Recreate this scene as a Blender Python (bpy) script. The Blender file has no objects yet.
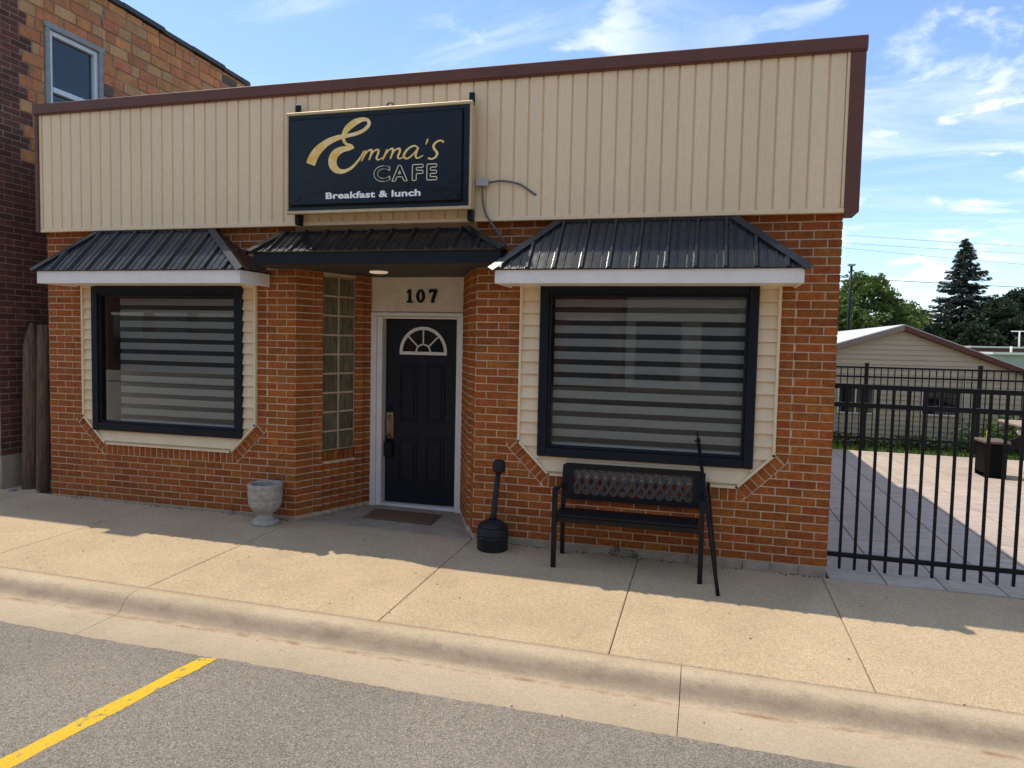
import bpy, math, random
import numpy as np
from mathutils import Vector, Matrix
random.seed(7); rng = np.random.default_rng(7)
R = math.radians
sc = bpy.context.scene
col = sc.collection

# ------------------------------------------------------------------ camera
F, YAW, PITCH, ROLL = 714.47, 0.264075, 0.058992, 0.021121
CAM = Vector((-0.97953, -6.01968, 1.72771))
fwd = Vector((-math.sin(YAW)*math.cos(PITCH), math.cos(YAW)*math.cos(PITCH), -math.sin(PITCH)))
rgt = Vector((math.cos(YAW), math.sin(YAW), 0)); up = rgt.cross(fwd)
r2 = rgt*math.cos(ROLL) + up*math.sin(ROLL); u2 = -rgt*math.sin(ROLL) + up*math.cos(ROLL)
cd = bpy.data.cameras.new('camera'); cam = bpy.data.objects.new('camera', cd); col.objects.link(cam)
cd.sensor_width = 36; cd.lens = F/1024*36; cd.clip_end = 2000; cd.clip_start = .05
m = Matrix((r2, u2, -fwd)).transposed().to_4x4(); m.translation = CAM
cam.matrix_world = m
sc.camera = cam

# ------------------------------------------------------------------ light
SDX, SDY = 0.43, -0.14                 # horizontal shadow shift per metre of height
to_sun = Vector((-SDX, -SDY, 1)).normalized()
EL = math.asin(to_sun.z); AZ = math.atan2(to_sun.x, to_sun.y)
sl = bpy.data.lights.new('sun', 'SUN'); sl.energy = 2.65; sl.angle = R(.53); sl.color = (1, .93, .80)
so = bpy.data.objects.new('sun', sl); col.objects.link(so)
so.rotation_euler = (-to_sun).to_track_quat('-Z', 'Y').to_euler(); so.location = (0, 0, 30)
sc.view_settings.view_transform = 'Standard'; sc.view_settings.look = 'None'
sc.view_settings.gamma = 1; sc.view_settings.use_curve_mapping = False
sc.view_settings.exposure = 0.56
world = bpy.data.worlds.new('World'); sc.world = world; world.use_nodes = True
def build_world():
    nt = world.node_tree; N = nt.nodes; L = nt.links; N.clear()
    out = N.new('ShaderNodeOutputWorld'); bg = N.new('ShaderNodeBackground'); bg.inputs['Strength'].default_value = .15
    sky = N.new('ShaderNodeTexSky'); sky.sky_type = 'NISHITA'; sky.sun_disc = False
    sky.sun_elevation = EL; sky.sun_rotation = AZ; sky.air_density = 1.0; sky.dust_density = .35; sky.ozone_density = 4.0
    tc = N.new('ShaderNodeTexCoord'); sep = N.new('ShaderNodeSeparateXYZ'); L.new(tc.outputs['Generated'], sep.inputs[0])
    def math_(op, a, b=None, c=None):
        n = N.new('ShaderNodeMath'); n.operation = op
        for i, v in enumerate((a, b, c)):
            if v is None: continue
            if isinstance(v, (int, float)): n.inputs[i].default_value = v
            else: L.new(v, n.inputs[i])
        return n.outputs[0]
    zc = math_('MAXIMUM', sep.outputs['Z'], 0.0)
    zd = math_('ADD', zc, .16)
    px = math_('DIVIDE', sep.outputs['X'], zd); py = math_('DIVIDE', sep.outputs['Y'], zd)
    cmb = N.new('ShaderNodeCombineXYZ'); L.new(px, cmb.inputs[0]); L.new(py, cmb.inputs[1])
    def noise(scale, det, rough, loc, sclv=(1, 1, 1), rot=0, dist=0):
        mp = N.new('ShaderNodeMapping'); mp.inputs['Location'].default_value = loc
        mp.inputs['Scale'].default_value = sclv; mp.inputs['Rotation'].default_value = (0, 0, rot)
        L.new(cmb.outputs[0], mp.inputs[0])
        n = N.new('ShaderNodeTexNoise'); n.inputs['Scale'].default_value = scale; n.inputs['Detail'].default_value = det
        n.inputs['Roughness'].default_value = rough; n.inputs['Distortion'].default_value = dist
        L.new(mp.outputs[0], n.inputs['Vector']); return n.outputs['Fac']
    def ramp(v, a, b):
        n = N.new('ShaderNodeMapRange'); n.interpolation_type = 'SMOOTHSTEP'
        n.inputs['From Min'].default_value = a; n.inputs['From Max'].default_value = b
        L.new(v, n.inputs['Value']); return n.outputs[0]
    big = noise(.8, 2, .5, (.6, 9.2, 0))
    puff = noise(2.6, 9, .58, (9.9, 3.4, 0), dist=.25)
    cir = noise(.9, 9, .62, (1.4, 6.1, 0), (1.0, 2.4, 1), R(35), dist=.9)
    pm = math_('MULTIPLY', ramp(puff, .50, .62), ramp(big, .36, .54))
    cm = math_('MULTIPLY', ramp(cir, .46, .76), .58)
    cl = math_('MAXIMUM', pm, cm)
    shade = ramp(noise(2.6, 6, .6, (0, 0, 0)), .3, .7)
    cc = N.new('ShaderNodeMix'); cc.data_type = 'RGBA'
    cc.inputs['A'].default_value = (4.6, 5.1, 5.8, 1); cc.inputs['B'].default_value = (6.4, 6.5, 6.6, 1)
    L.new(shade, cc.inputs['Factor'])
    mx = N.new('ShaderNodeMix'); mx.data_type = 'RGBA'
    L.new(cl, mx.inputs['Factor']); L.new(sky.outputs[0], mx.inputs['A']); L.new(cc.outputs['Result'], mx.inputs['B'])
    L.new(mx.outputs['Result'], bg.inputs['Color']); L.new(bg.outputs[0], out.inputs['Surface'])
build_world()

# ------------------------------------------------------------------ materials
def lin(r, g, b):
    f = lambda c: (c/12.92 if c <= .04045 else ((c+.055)/1.055)**2.4)
    return (f(r/255), f(g/255), f(b/255))
MATS = {}
def mat(name, c1, c2=None, rough=.7, scale=12., var=.18, fine=None, finevar=0., bump=0., bscale=60., metal=0.,
        spec=.5, rnd=0., hue=0., coat=0., stretch=None, builder=None):
    if name in MATS: return MATS[name]
    M = bpy.data.materials.new(name); M.use_nodes = True; nt = M.node_tree; N = nt.nodes; L = nt.links
    b = N['Principled BSDF']; b.inputs['Roughness'].default_value = rough; b.inputs['Metallic'].default_value = metal
    b.inputs['Specular IOR Level'].default_value = spec; b.inputs['Coat Weight'].default_value = coat
    if c2 is None: c2 = tuple(min(1, c*(1-var)) for c in c1)
    geo = N.new('ShaderNodeNewGeometry'); pos = geo.outputs['Position']
    if stretch:
        mp = N.new('ShaderNodeMapping'); mp.inputs['Scale'].default_value = stretch; L.new(pos, mp.inputs[0]); pos = mp.outputs[0]
    n1 = N.new('ShaderNodeTexNoise'); n1.inputs['Scale'].default_value = scale; n1.inputs['Detail'].default_value = 5
    n1.inputs['Roughness'].default_value = .6; L.new(pos, n1.inputs['Vector'])
    mr = N.new('ShaderNodeMapRange'); mr.inputs['From Min'].default_value = .3; mr.inputs['From Max'].default_value = .7
    L.new(n1.outputs['Fac'], mr.inputs['Value'])
    mx = N.new('ShaderNodeMix'); mx.data_type = 'RGBA'; mx.inputs['A'].default_value = (*c1, 1); mx.inputs['B'].default_value = (*c2, 1)
    L.new(mr.outputs[0], mx.inputs['Factor']); c = mx.outputs['Result']
    def mul(c, fac, lo, hi):
        r_ = N.new('ShaderNodeMapRange'); L.new(fac, r_.inputs['Value'])
        r_.inputs['To Min'].default_value = lo; r_.inputs['To Max'].default_value = hi
        h = N.new('ShaderNodeHueSaturation'); L.new(c, h.inputs['Color']); L.new(r_.outputs[0], h.inputs['Value']); return h
    if fine:
        n2 = N.new('ShaderNodeTexNoise'); n2.inputs['Scale'].default_value = fine; n2.inputs['Detail'].default_value = 3
        n2.inputs['Roughness'].default_value = .7; L.new(pos, n2.inputs['Vector'])
        r0 = N.new('ShaderNodeMapRange'); r0.inputs['From Min'].default_value = .3; r0.inputs['From Max'].default_value = .7
        L.new(n2.outputs['Fac'], r0.inputs['Value'])
        c = mul(c, r0.outputs[0], 1-finevar, 1+finevar).outputs[0]
    if rnd:
        oi = N.new('ShaderNodeObjectInfo'); ad = N.new('ShaderNodeMath'); ad.operation = 'ADD'
        L.new(oi.outputs['Random'], ad.inputs[0]); L.new(geo.outputs['Random Per Island'], ad.inputs[1])
        fr = N.new('ShaderNodeMath'); fr.operation = 'FRACT'; L.new(ad.outputs[0], fr.inputs[0])
        h = mul(c, fr.outputs[0], 1-rnd, 1+rnd)
        if hue:
            f2 = N.new('ShaderNodeMath'); f2.operation = 'MULTIPLY'; f2.inputs[1].default_value = 7.31; L.new(fr.outputs[0], f2.inputs[0])
            f3 = N.new('ShaderNodeMath'); f3.operation = 'FRACT'; L.new(f2.outputs[0], f3.inputs[0])
            rr = N.new('ShaderNodeMapRange'); rr.inputs['To Min'].default_value = .5-hue; rr.inputs['To Max'].default_value = .5+hue
            L.new(f3.outputs[0], rr.inputs['Value']); L.new(rr.outputs[0], h.inputs['Hue'])
        c = h.outputs[0]
    if bump:
        n3 = N.new('ShaderNodeTexNoise'); n3.inputs['Scale'].default_value = bscale; n3.inputs['Detail'].default_value = 4
        L.new(pos, n3.inputs['Vector'])
        bp = N.new('ShaderNodeBump'); bp.inputs['Strength'].default_value = bump; bp.inputs['Distance'].default_value = .01
        L.new(n3.outputs['Fac'], bp.inputs['Height']); L.new(bp.outputs[0], b.inputs['Normal'])
    if builder: c = builder(N, L, geo, c, b) or c
    L.new(c, b.inputs['Base Color'])
    MATS[name] = M; return M

def dirt_layer(dirt, scale, lo, hi, amount, stretch=(1, 1, 1)):
    def f(N, L, geo, c, b):
        mp = N.new('ShaderNodeMapping'); mp.inputs['Scale'].default_value = stretch; L.new(geo.outputs['Position'], mp.inputs[0])
        n = N.new('ShaderNodeTexNoise'); n.inputs['Scale'].default_value = scale; n.inputs['Detail'].default_value = 7
        n.inputs['Roughness'].default_value = .65; L.new(mp.outputs[0], n.inputs['Vector'])
        r_ = N.new('ShaderNodeMapRange'); r_.inputs['From Min'].default_value = lo; r_.inputs['From Max'].default_value = hi
        r_.inputs['To Max'].default_value = amount; L.new(n.outputs['Fac'], r_.inputs['Value'])
        mx = N.new('ShaderNodeMix'); mx.data_type = 'RGBA'; L.new(r_.outputs[0], mx.inputs['Factor'])
        L.new(c, mx.inputs['A']); mx.inputs['B'].default_value = (*dirt, 1); return mx.outputs['Result']
    return f

def speckle(cells, rest=None):
    # cells: list of (scale, amount, low, high) voronoi grain
    def f(N, L, geo, c, b):
        for (s, lo, hi) in cells:
            v = N.new('ShaderNodeTexVoronoi'); v.inputs['Scale'].default_value = s; L.new(geo.outputs['Position'], v.inputs['Vector'])
            sp = N.new('ShaderNodeSeparateColor'); L.new(v.outputs['Color'], sp.inputs[0])
            r_ = N.new('ShaderNodeMapRange'); r_.inputs['To Min'].default_value = lo; r_.inputs['To Max'].default_value = hi
            L.new(sp.outputs[0], r_.inputs['Value'])
            h = N.new('ShaderNodeHueSaturation'); L.new(c, h.inputs['Color']); L.new(r_.outputs[0], h.inputs['Value']); c = h.outputs[0]
        if rest: c = rest(N, L, geo, c, b)
        return c
    return f

BRICK = mat('brick', (.385, .114, .022), (.23, .058, .011), rough=.88, scale=22, fine=95, finevar=.42, bump=.6, bscale=130, rnd=.19, hue=.007, spec=.3,
            builder=dirt_layer((.10, .045, .022), 1.4, .52, .80, .35))
MORTAR = mat('mortar', (.64, .45, .285), (.47, .325, .20), rough=.95, scale=5, fine=200, finevar=.12, bump=.5, bscale=200)
DBRICK = mat('dark_brick', (.15, .044, .026), (.085, .026, .017), rough=.85, scale=9, fine=140, finevar=.2, bump=.5, bscale=130, rnd=.3, hue=.01)
DMORTAR = mat('old_mortar', (.34, .26, .185), (.19, .145, .10), rough=.95, scale=9, fine=120, finevar=.15, bump=.6, bscale=90)
TILE_A = mat('clay_tile_orange', (.62, .24, .085), (.42, .155, .058), rough=.8, scale=7, fine=60, finevar=.25, bump=.5, bscale=50, rnd=.16, hue=.010)
TILE_B = mat('clay_tile_tan', (.60, .32, .135), (.44, .22, .09), rough=.8, scale=7, fine=60, finevar=.25, bump=.5, bscale=50, rnd=.16)
TILE_C = mat('clay_tile_dark', (.12, .08, .05), (.075, .052, .036), rough=.8, scale=7, fine=60, finevar=.25, bump=.5, bscale=50, rnd=.3)
CREAM = mat('cream_siding', (.84, .625, .375), (.79, .58, .34), rough=.5, scale=1.3, fine=45, finevar=.04, rnd=.025, stretch=(1, 1, .35))
CREAMW = mat('cream_board', (.76, .60, .38), (.68, .53, .33), rough=.55, scale=4, fine=40, finevar=.03, rnd=.03)
BROWN = mat('brown_metal', (.15, .055, .033), (.12, .045, .028), spec=.3, rough=.5, scale=5, fine=60, finevar=.06)
WHITE = mat('white_paint', (.84, .78, .70), (.76, .70, .615), rough=.5, scale=6, fine=50, finevar=.04)
OLDWHITE = mat('weathered_white_board', (.78, .67, .52), (.68, .57, .43), rough=.6, scale=5, fine=30, finevar=.05,
               builder=dirt_layer((.40, .30, .2), 6, .55, .75, .35))
NAVY = mat('navy_frame', (.010, .0125, .019), (.007, .009, .014), rough=.42, scale=8, spec=.18, var=.2)
DOORM = mat('navy_door', (.017, .0185, .022), (.013, .0145, .018), rough=.38, scale=6, spec=.18)
BLACKR = mat('black_roof_metal', (.013, .013, .013), (.024, .0235, .023), rough=.22, scale=7, bump=.22, bscale=9, spec=.42)
BLACKF = mat('black_trim', (.014, .016, .019), (.010, .012, .015), rough=.4, scale=8, spec=.18)
SOFFIT = mat('dark_soffit', (.05, .043, .037), (.035, .03, .026), rough=.6, scale=6)
BLACKM = mat('black_metal', (.009, .009, .0095), (.014, .0135, .0135), rough=.42, scale=20, spec=.18, fine=120, finevar=.2)
BLACKP = mat('black_plastic', (.016, .016, .017), (.024, .024, .024), rough=.45, scale=12, spec=.18, bump=.08, bscale=40)
LATT = mat('dark_bronze_lattice', (.050, .042, .038), (.035, .030, .028), rough=.5, scale=20)
BLIND = mat('blind_fabric', (.40, .405, .375), (.355, .36, .335), rough=.8, scale=3, fine=180, finevar=.06, stretch=(.4, 1, 3))
SHEER = mat('blind_sheer', (.045, .042, .037), (.032, .030, .027), rough=.8, scale=2)
INTER = mat('interior_dark', (.10, .095, .085), (.08, .075, .07), rough=.9, scale=2)
CONC_URN = mat('cast_stone', (.50, .44, .36), (.30, .26, .21), rough=.9, scale=22, fine=160, finevar=.15, bump=.6, bscale=90)
WOOD_OLD = mat('weathered_wood', (.20, .12, .07), (.045, .030, .021), rough=.9, scale=10, fine=60, finevar=.25, bump=.9, bscale=30, stretch=(6, 6, .5))
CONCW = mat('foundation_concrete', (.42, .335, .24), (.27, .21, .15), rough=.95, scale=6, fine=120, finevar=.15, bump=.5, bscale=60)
GOLD = mat('gold_print', (.86, .45, .045), (.98, .80, .36), rough=.45, scale=11)
GOLDL = mat('pale_gold_print', (.92, .78, .50), (.96, .84, .58), rough=.45, scale=9)
SIGNF = mat('sign_face_black', (.0065, .0075, .0095), (.005, .006, .0075), rough=.2, scale=5, bump=.3, bscale=9, spec=.28)
TRIMG = mat('sign_trim_gold', (.60, .45, .24), (.50, .36, .18), rough=.45, scale=6, metal=.2)
GREYP = mat('grey_pipe', (.13, .13, .135), (.10, .10, .10), rough=.5, scale=12)
GREYB = mat('grey_box', (.46, .46, .45), (.40, .40, .39), rough=.5, scale=9)
BRASS = mat('brass', (.40, .30, .17), (.30, .22, .12), rough=.42, metal=.8, scale=30)
MATM = mat('coir', (.22, .13, .07), (.12, .068, .038), rough=1, scale=60, fine=260, finevar=.35, bump=1, bscale=250)
GALV = mat('grey_window_wood', (.34, .34, .34), (.24, .235, .225), rough=.8, scale=14, fine=60, finevar=.12)
WHITEV = mat('white_vinyl', (.72, .75, .78), (.66, .69, .72), rough=.4, scale=6)
TAR = mat('tar_coping', (.045, .045, .048), (.028, .028, .03), rough=.6, scale=6, bump=.6, bscale=12)
STONEG = mat('rubble', (.3, .28, .25), (.2, .18, .16), rough=.9, scale=30, bump=.5, bscale=50)

SW = mat('sidewalk_concrete', (.57, .418, .25), (.49, .352, .203), rough=.9, scale=1.6, fine=70, finevar=.09, bump=.45, bscale=240,
         builder=speckle([(240, .72, 1.24), (110, .88, 1.10)], dirt_layer((.24, .165, .10), 1.1, .52, .80, .42)))
KERBM = mat('kerb_concrete', (.56, .43, .275), (.45, .335, .205), rough=.9, scale=1.8, fine=60, finevar=.12, bump=.5, bscale=200,
            builder=None)
def asphalt_extra(N, L, geo, c, b):
    c = speckle([(260, .48, 1.54), (120, .76, 1.24)])(N, L, geo, c, b)
    n = N.new('ShaderNodeTexNoise'); n.inputs['Scale'].default_value = .6; n.inputs['Detail'].default_value = 6; L.new(geo.outputs['Position'], n.inputs['Vector'])
    r_ = N.new('ShaderNodeMapRange'); r_.inputs['From Min'].default_value = .35; r_.inputs['From Max'].default_value = .65
    r_.inputs['To Min'].default_value = .88; r_.inputs['To Max'].default_value = 1.1; L.new(n.outputs['Fac'], r_.inputs['Value'])
    h = N.new('ShaderNodeHueSaturation'); L.new(c, h.inputs['Color']); L.new(r_.outputs[0], h.inputs['Value']); c = h.outputs[0]
    # drips and silt
    c = dirt_layer((.075, .066, .055), 3.2, .66, .74, .55)(N, L, geo, c, b)
    c = dirt_layer((.36, .29, .21), .9, .56, .8, .35, (.6, 1.6, 1))(N, L, geo, c, b)
    return c
ASPH = mat('asphalt', (.285, .240, .184), (.238, .197, .150), rough=.9, scale=40, bump=1.0, bscale=160, builder=asphalt_extra)
def kerb_extra(N, L, geo, c, b):
    # black grime ground into the kerb face, streaky and broken up; rust-brown silt in the gutter
    sp = N.new('ShaderNodeSeparateXYZ'); L.new(geo.outputs['Position'], sp.inputs[0])
    c = speckle([(300, .84, 1.14)])(N, L, geo, c, b)
    n = N.new('ShaderNodeTexNoise'); n.inputs['Scale'].default_value = 5; n.inputs['Detail'].default_value = 8; n.inputs['Roughness'].default_value = .65
    mp = N.new('ShaderNodeMapping'); mp.inputs['Scale'].default_value = (1.1, 2.6, 1); L.new(geo.outputs['Position'], mp.inputs[0]); L.new(mp.outputs[0], n.inputs['Vector'])
    def band(y0, w, lo, hi, amt, colr, c):
        a = N.new('ShaderNodeMath'); a.operation = 'SUBTRACT'; L.new(sp.outputs['Y'], a.inputs[0]); a.inputs[1].default_value = y0
        d = N.new('ShaderNodeMath'); d.operation = 'ABSOLUTE'; L.new(a.outputs[0], d.inputs[0])
        r_ = N.new('ShaderNodeMapRange'); r_.interpolation_type = 'SMOOTHSTEP'; r_.inputs['From Min'].default_value = w; r_.inputs['From Max'].default_value = 0
        L.new(d.outputs[0], r_.inputs['Value'])
        r3 = N.new('ShaderNodeMapRange'); r3.inputs['From Min'].default_value = lo; r3.inputs['From Max'].default_value = hi; r3.inputs['To Max'].default_value = amt
        L.new(n.outputs['Fac'], r3.inputs['Value'])
        mm = N.new('ShaderNodeMath'); mm.operation = 'MULTIPLY'; L.new(r_.outputs[0], mm.inputs[0]); L.new(r3.outputs[0], mm.inputs[1])
        mx = N.new('ShaderNodeMix'); mx.data_type = 'RGBA'; L.new(mm.outputs[0], mx.inputs['Factor']); L.new(c, mx.inputs['A']); mx.inputs['B'].default_value = (*colr, 1)
        return mx.outputs['Result']
    c = band(-2.068, .085, -.1, .75, .66, (.18, .135, .09), c)
    c = band(-2.03, .12, .50, .72, .40, (.17, .125, .085), c)
    c = band(-2.145, .035, .44, .62, .8, (.27, .13, .05), c)
    c = band(-2.30, .20, .55, .75, .35, (.30, .21, .125), c)
    return c
MATS.pop('kerb_concrete')
KERBM = mat('kerb_concrete_stained', (.56, .425, .275), (.475, .355, .222), rough=.9, scale=1.8, fine=60, finevar=.10, bump=.45, bscale=200, builder=kerb_extra)
def yellow_extra(N, L, geo, c, b):
    return dirt_layer((.20, .165, .12), 26, .575, .64, .85, (1, .5, 1))(N, L, geo, speckle([(230, .86, 1.06)])(N, L, geo, c, b), b)
YELLOW = mat('yellow_road_paint', (.80, .50, .012), (.74, .44, .010), rough=.7, scale=8, bump=.8, bscale=160, builder=yellow_extra)
JOINT = mat('joint_dirt', (.10, .075, .05), (.06, .045, .03), rough=1, scale=20)
PATIO = mat('stamped_concrete', (.55, .44, .345), (.40, .315, .25), rough=.75, scale=5, fine=22, finevar=.22, bump=.6, bscale=22, rnd=.07, stretch=(.5, 2.4, 1))
GRASSM = mat('lawn', (.11, .16, .03), (.075, .115, .02), rough=.9, scale=4, fine=50, finevar=.3, rnd=.3)
DIRT = mat('ground_earth', (.10, .11, .05), (.075, .08, .04), rough=1, scale=.4, fine=20, finevar=.2)
SHEDS = mat('beige_clapboard', (.56, .45, .29), (.50, .40, .255), rough=.6, scale=2, rnd=.03)
SHEDROOF = mat('pale_roof_metal', (.68, .66, .63), (.60, .58, .56), rough=.45, scale=2)
SEATW = mat('brown_recycled_plank', (.16, .11, .09), (.11, .075, .06), rough=.7, scale=10, fine=60, finevar=.15)
TABLEW = mat('tan_recycled_top', (.38, .30, .21), (.30, .235, .165), rough=.7, scale=10, fine=60, finevar=.12)
def leafmat(name, c1, c2):
    if name in MATS: return MATS[name]
    M = bpy.data.materials.new(name); M.use_nodes = True; nt = M.node_tree; N = nt.nodes; L = nt.links
    b = N['Principled BSDF']; b.inputs['Roughness'].default_value = .6; b.inputs['Specular IOR Level'].default_value = .3
    geo = N.new('ShaderNodeNewGeometry'); mx = N.new('ShaderNodeMix'); mx.data_type = 'RGBA'
    mx.inputs['A'].default_value = (*c1, 1); mx.inputs['B'].default_value = (*c2, 1); L.new(geo.outputs['Random Per Island'], mx.inputs['Factor'])
    L.new(mx.outputs['Result'], b.inputs['Base Color'])
    t = N.new('ShaderNodeBsdfTranslucent'); L.new(mx.outputs['Result'], t.inputs['Color'])
    ms = N.new('ShaderNodeMixShader'); ms.inputs[0].default_value = .3; L.new(b.outputs[0], ms.inputs[1]); L.new(t.outputs[0], ms.inputs[2])
    L.new(ms.outputs[0], N['Material Output'].inputs['Surface']); MATS[name] = M; return M
LEAF1 = leafmat('maple_leaf', (.06, .10, .02), (.13, .18, .04))
LEAF2 = leafmat('dark_leaf', (.018, .035, .016), (.035, .06, .024))
NEEDLE = leafmat('spruce_needle', (.022, .038, .028), (.055, .078, .058))
HEDGE = leafmat('hedge_leaf', (.018, .04, .01), (.045, .08, .02))
BUSH = leafmat('bush_leaf', (.06, .12, .02), (.12, .19, .03))
BARK = mat('bark', (.09, .07, .055), (.05, .04, .03), rough=.9, scale=6, bump=.5, bscale=20)
def glassmat(name, tint=(.955, .965, .955), rough=.0, ior=1.5, bump=0):
    M = bpy.data.materials.new(name); M.use_nodes = True; nt = M.node_tree; N = nt.nodes; L = nt.links; N.remove(N['Principled BSDF'])
    g = N.new('ShaderNodeBsdfGlossy'); g.inputs['Roughness'].default_value = rough
    t = N.new('ShaderNodeBsdfTransparent'); t.inputs['Color'].default_value = (*tint, 1)
    fr = N.new('ShaderNodeFresnel'); fr.inputs['IOR'].default_value = ior
    ms = N.new('ShaderNodeMixShader'); L.new(fr.outputs[0], ms.inputs[0]); L.new(t.outputs[0], ms.inputs[1]); L.new(g.outputs[0], ms.inputs[2])
    if bump:
        geo = N.new('ShaderNodeNewGeometry'); n = N.new('ShaderNodeTexNoise'); n.inputs['Scale'].default_value = bump; L.new(geo.outputs['Position'], n.inputs['Vector'])
        bp = N.new('ShaderNodeBump'); bp.inputs['Strength'].default_value = .12; bp.inputs['Distance'].default_value = .02; L.new(n.outputs['Fac'], bp.inputs['Height'])
        L.new(bp.outputs[0], g.inputs['Normal']); L.new(bp.outputs[0], fr.inputs['Normal'])
    L.new(ms.outputs[0], N['Material Output'].inputs['Surface']); return M
GLASS = glassmat('window_glass', ior=1.38)
GLASSD = glassmat('old_window_glass', (.75, .8, .85), ior=1.9)
BLOCK = mat('glass_block', (.19, .165, .09), (.07, .062, .036), rough=.12, scale=16, spec=.8, bump=.35, bscale=30, stretch=(2, 2, .4), rnd=.15)
DARKGL = mat('dark_window_glass', (.012, .014, .016), (.01, .011, .012), rough=.06, scale=3, spec=.7)

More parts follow.
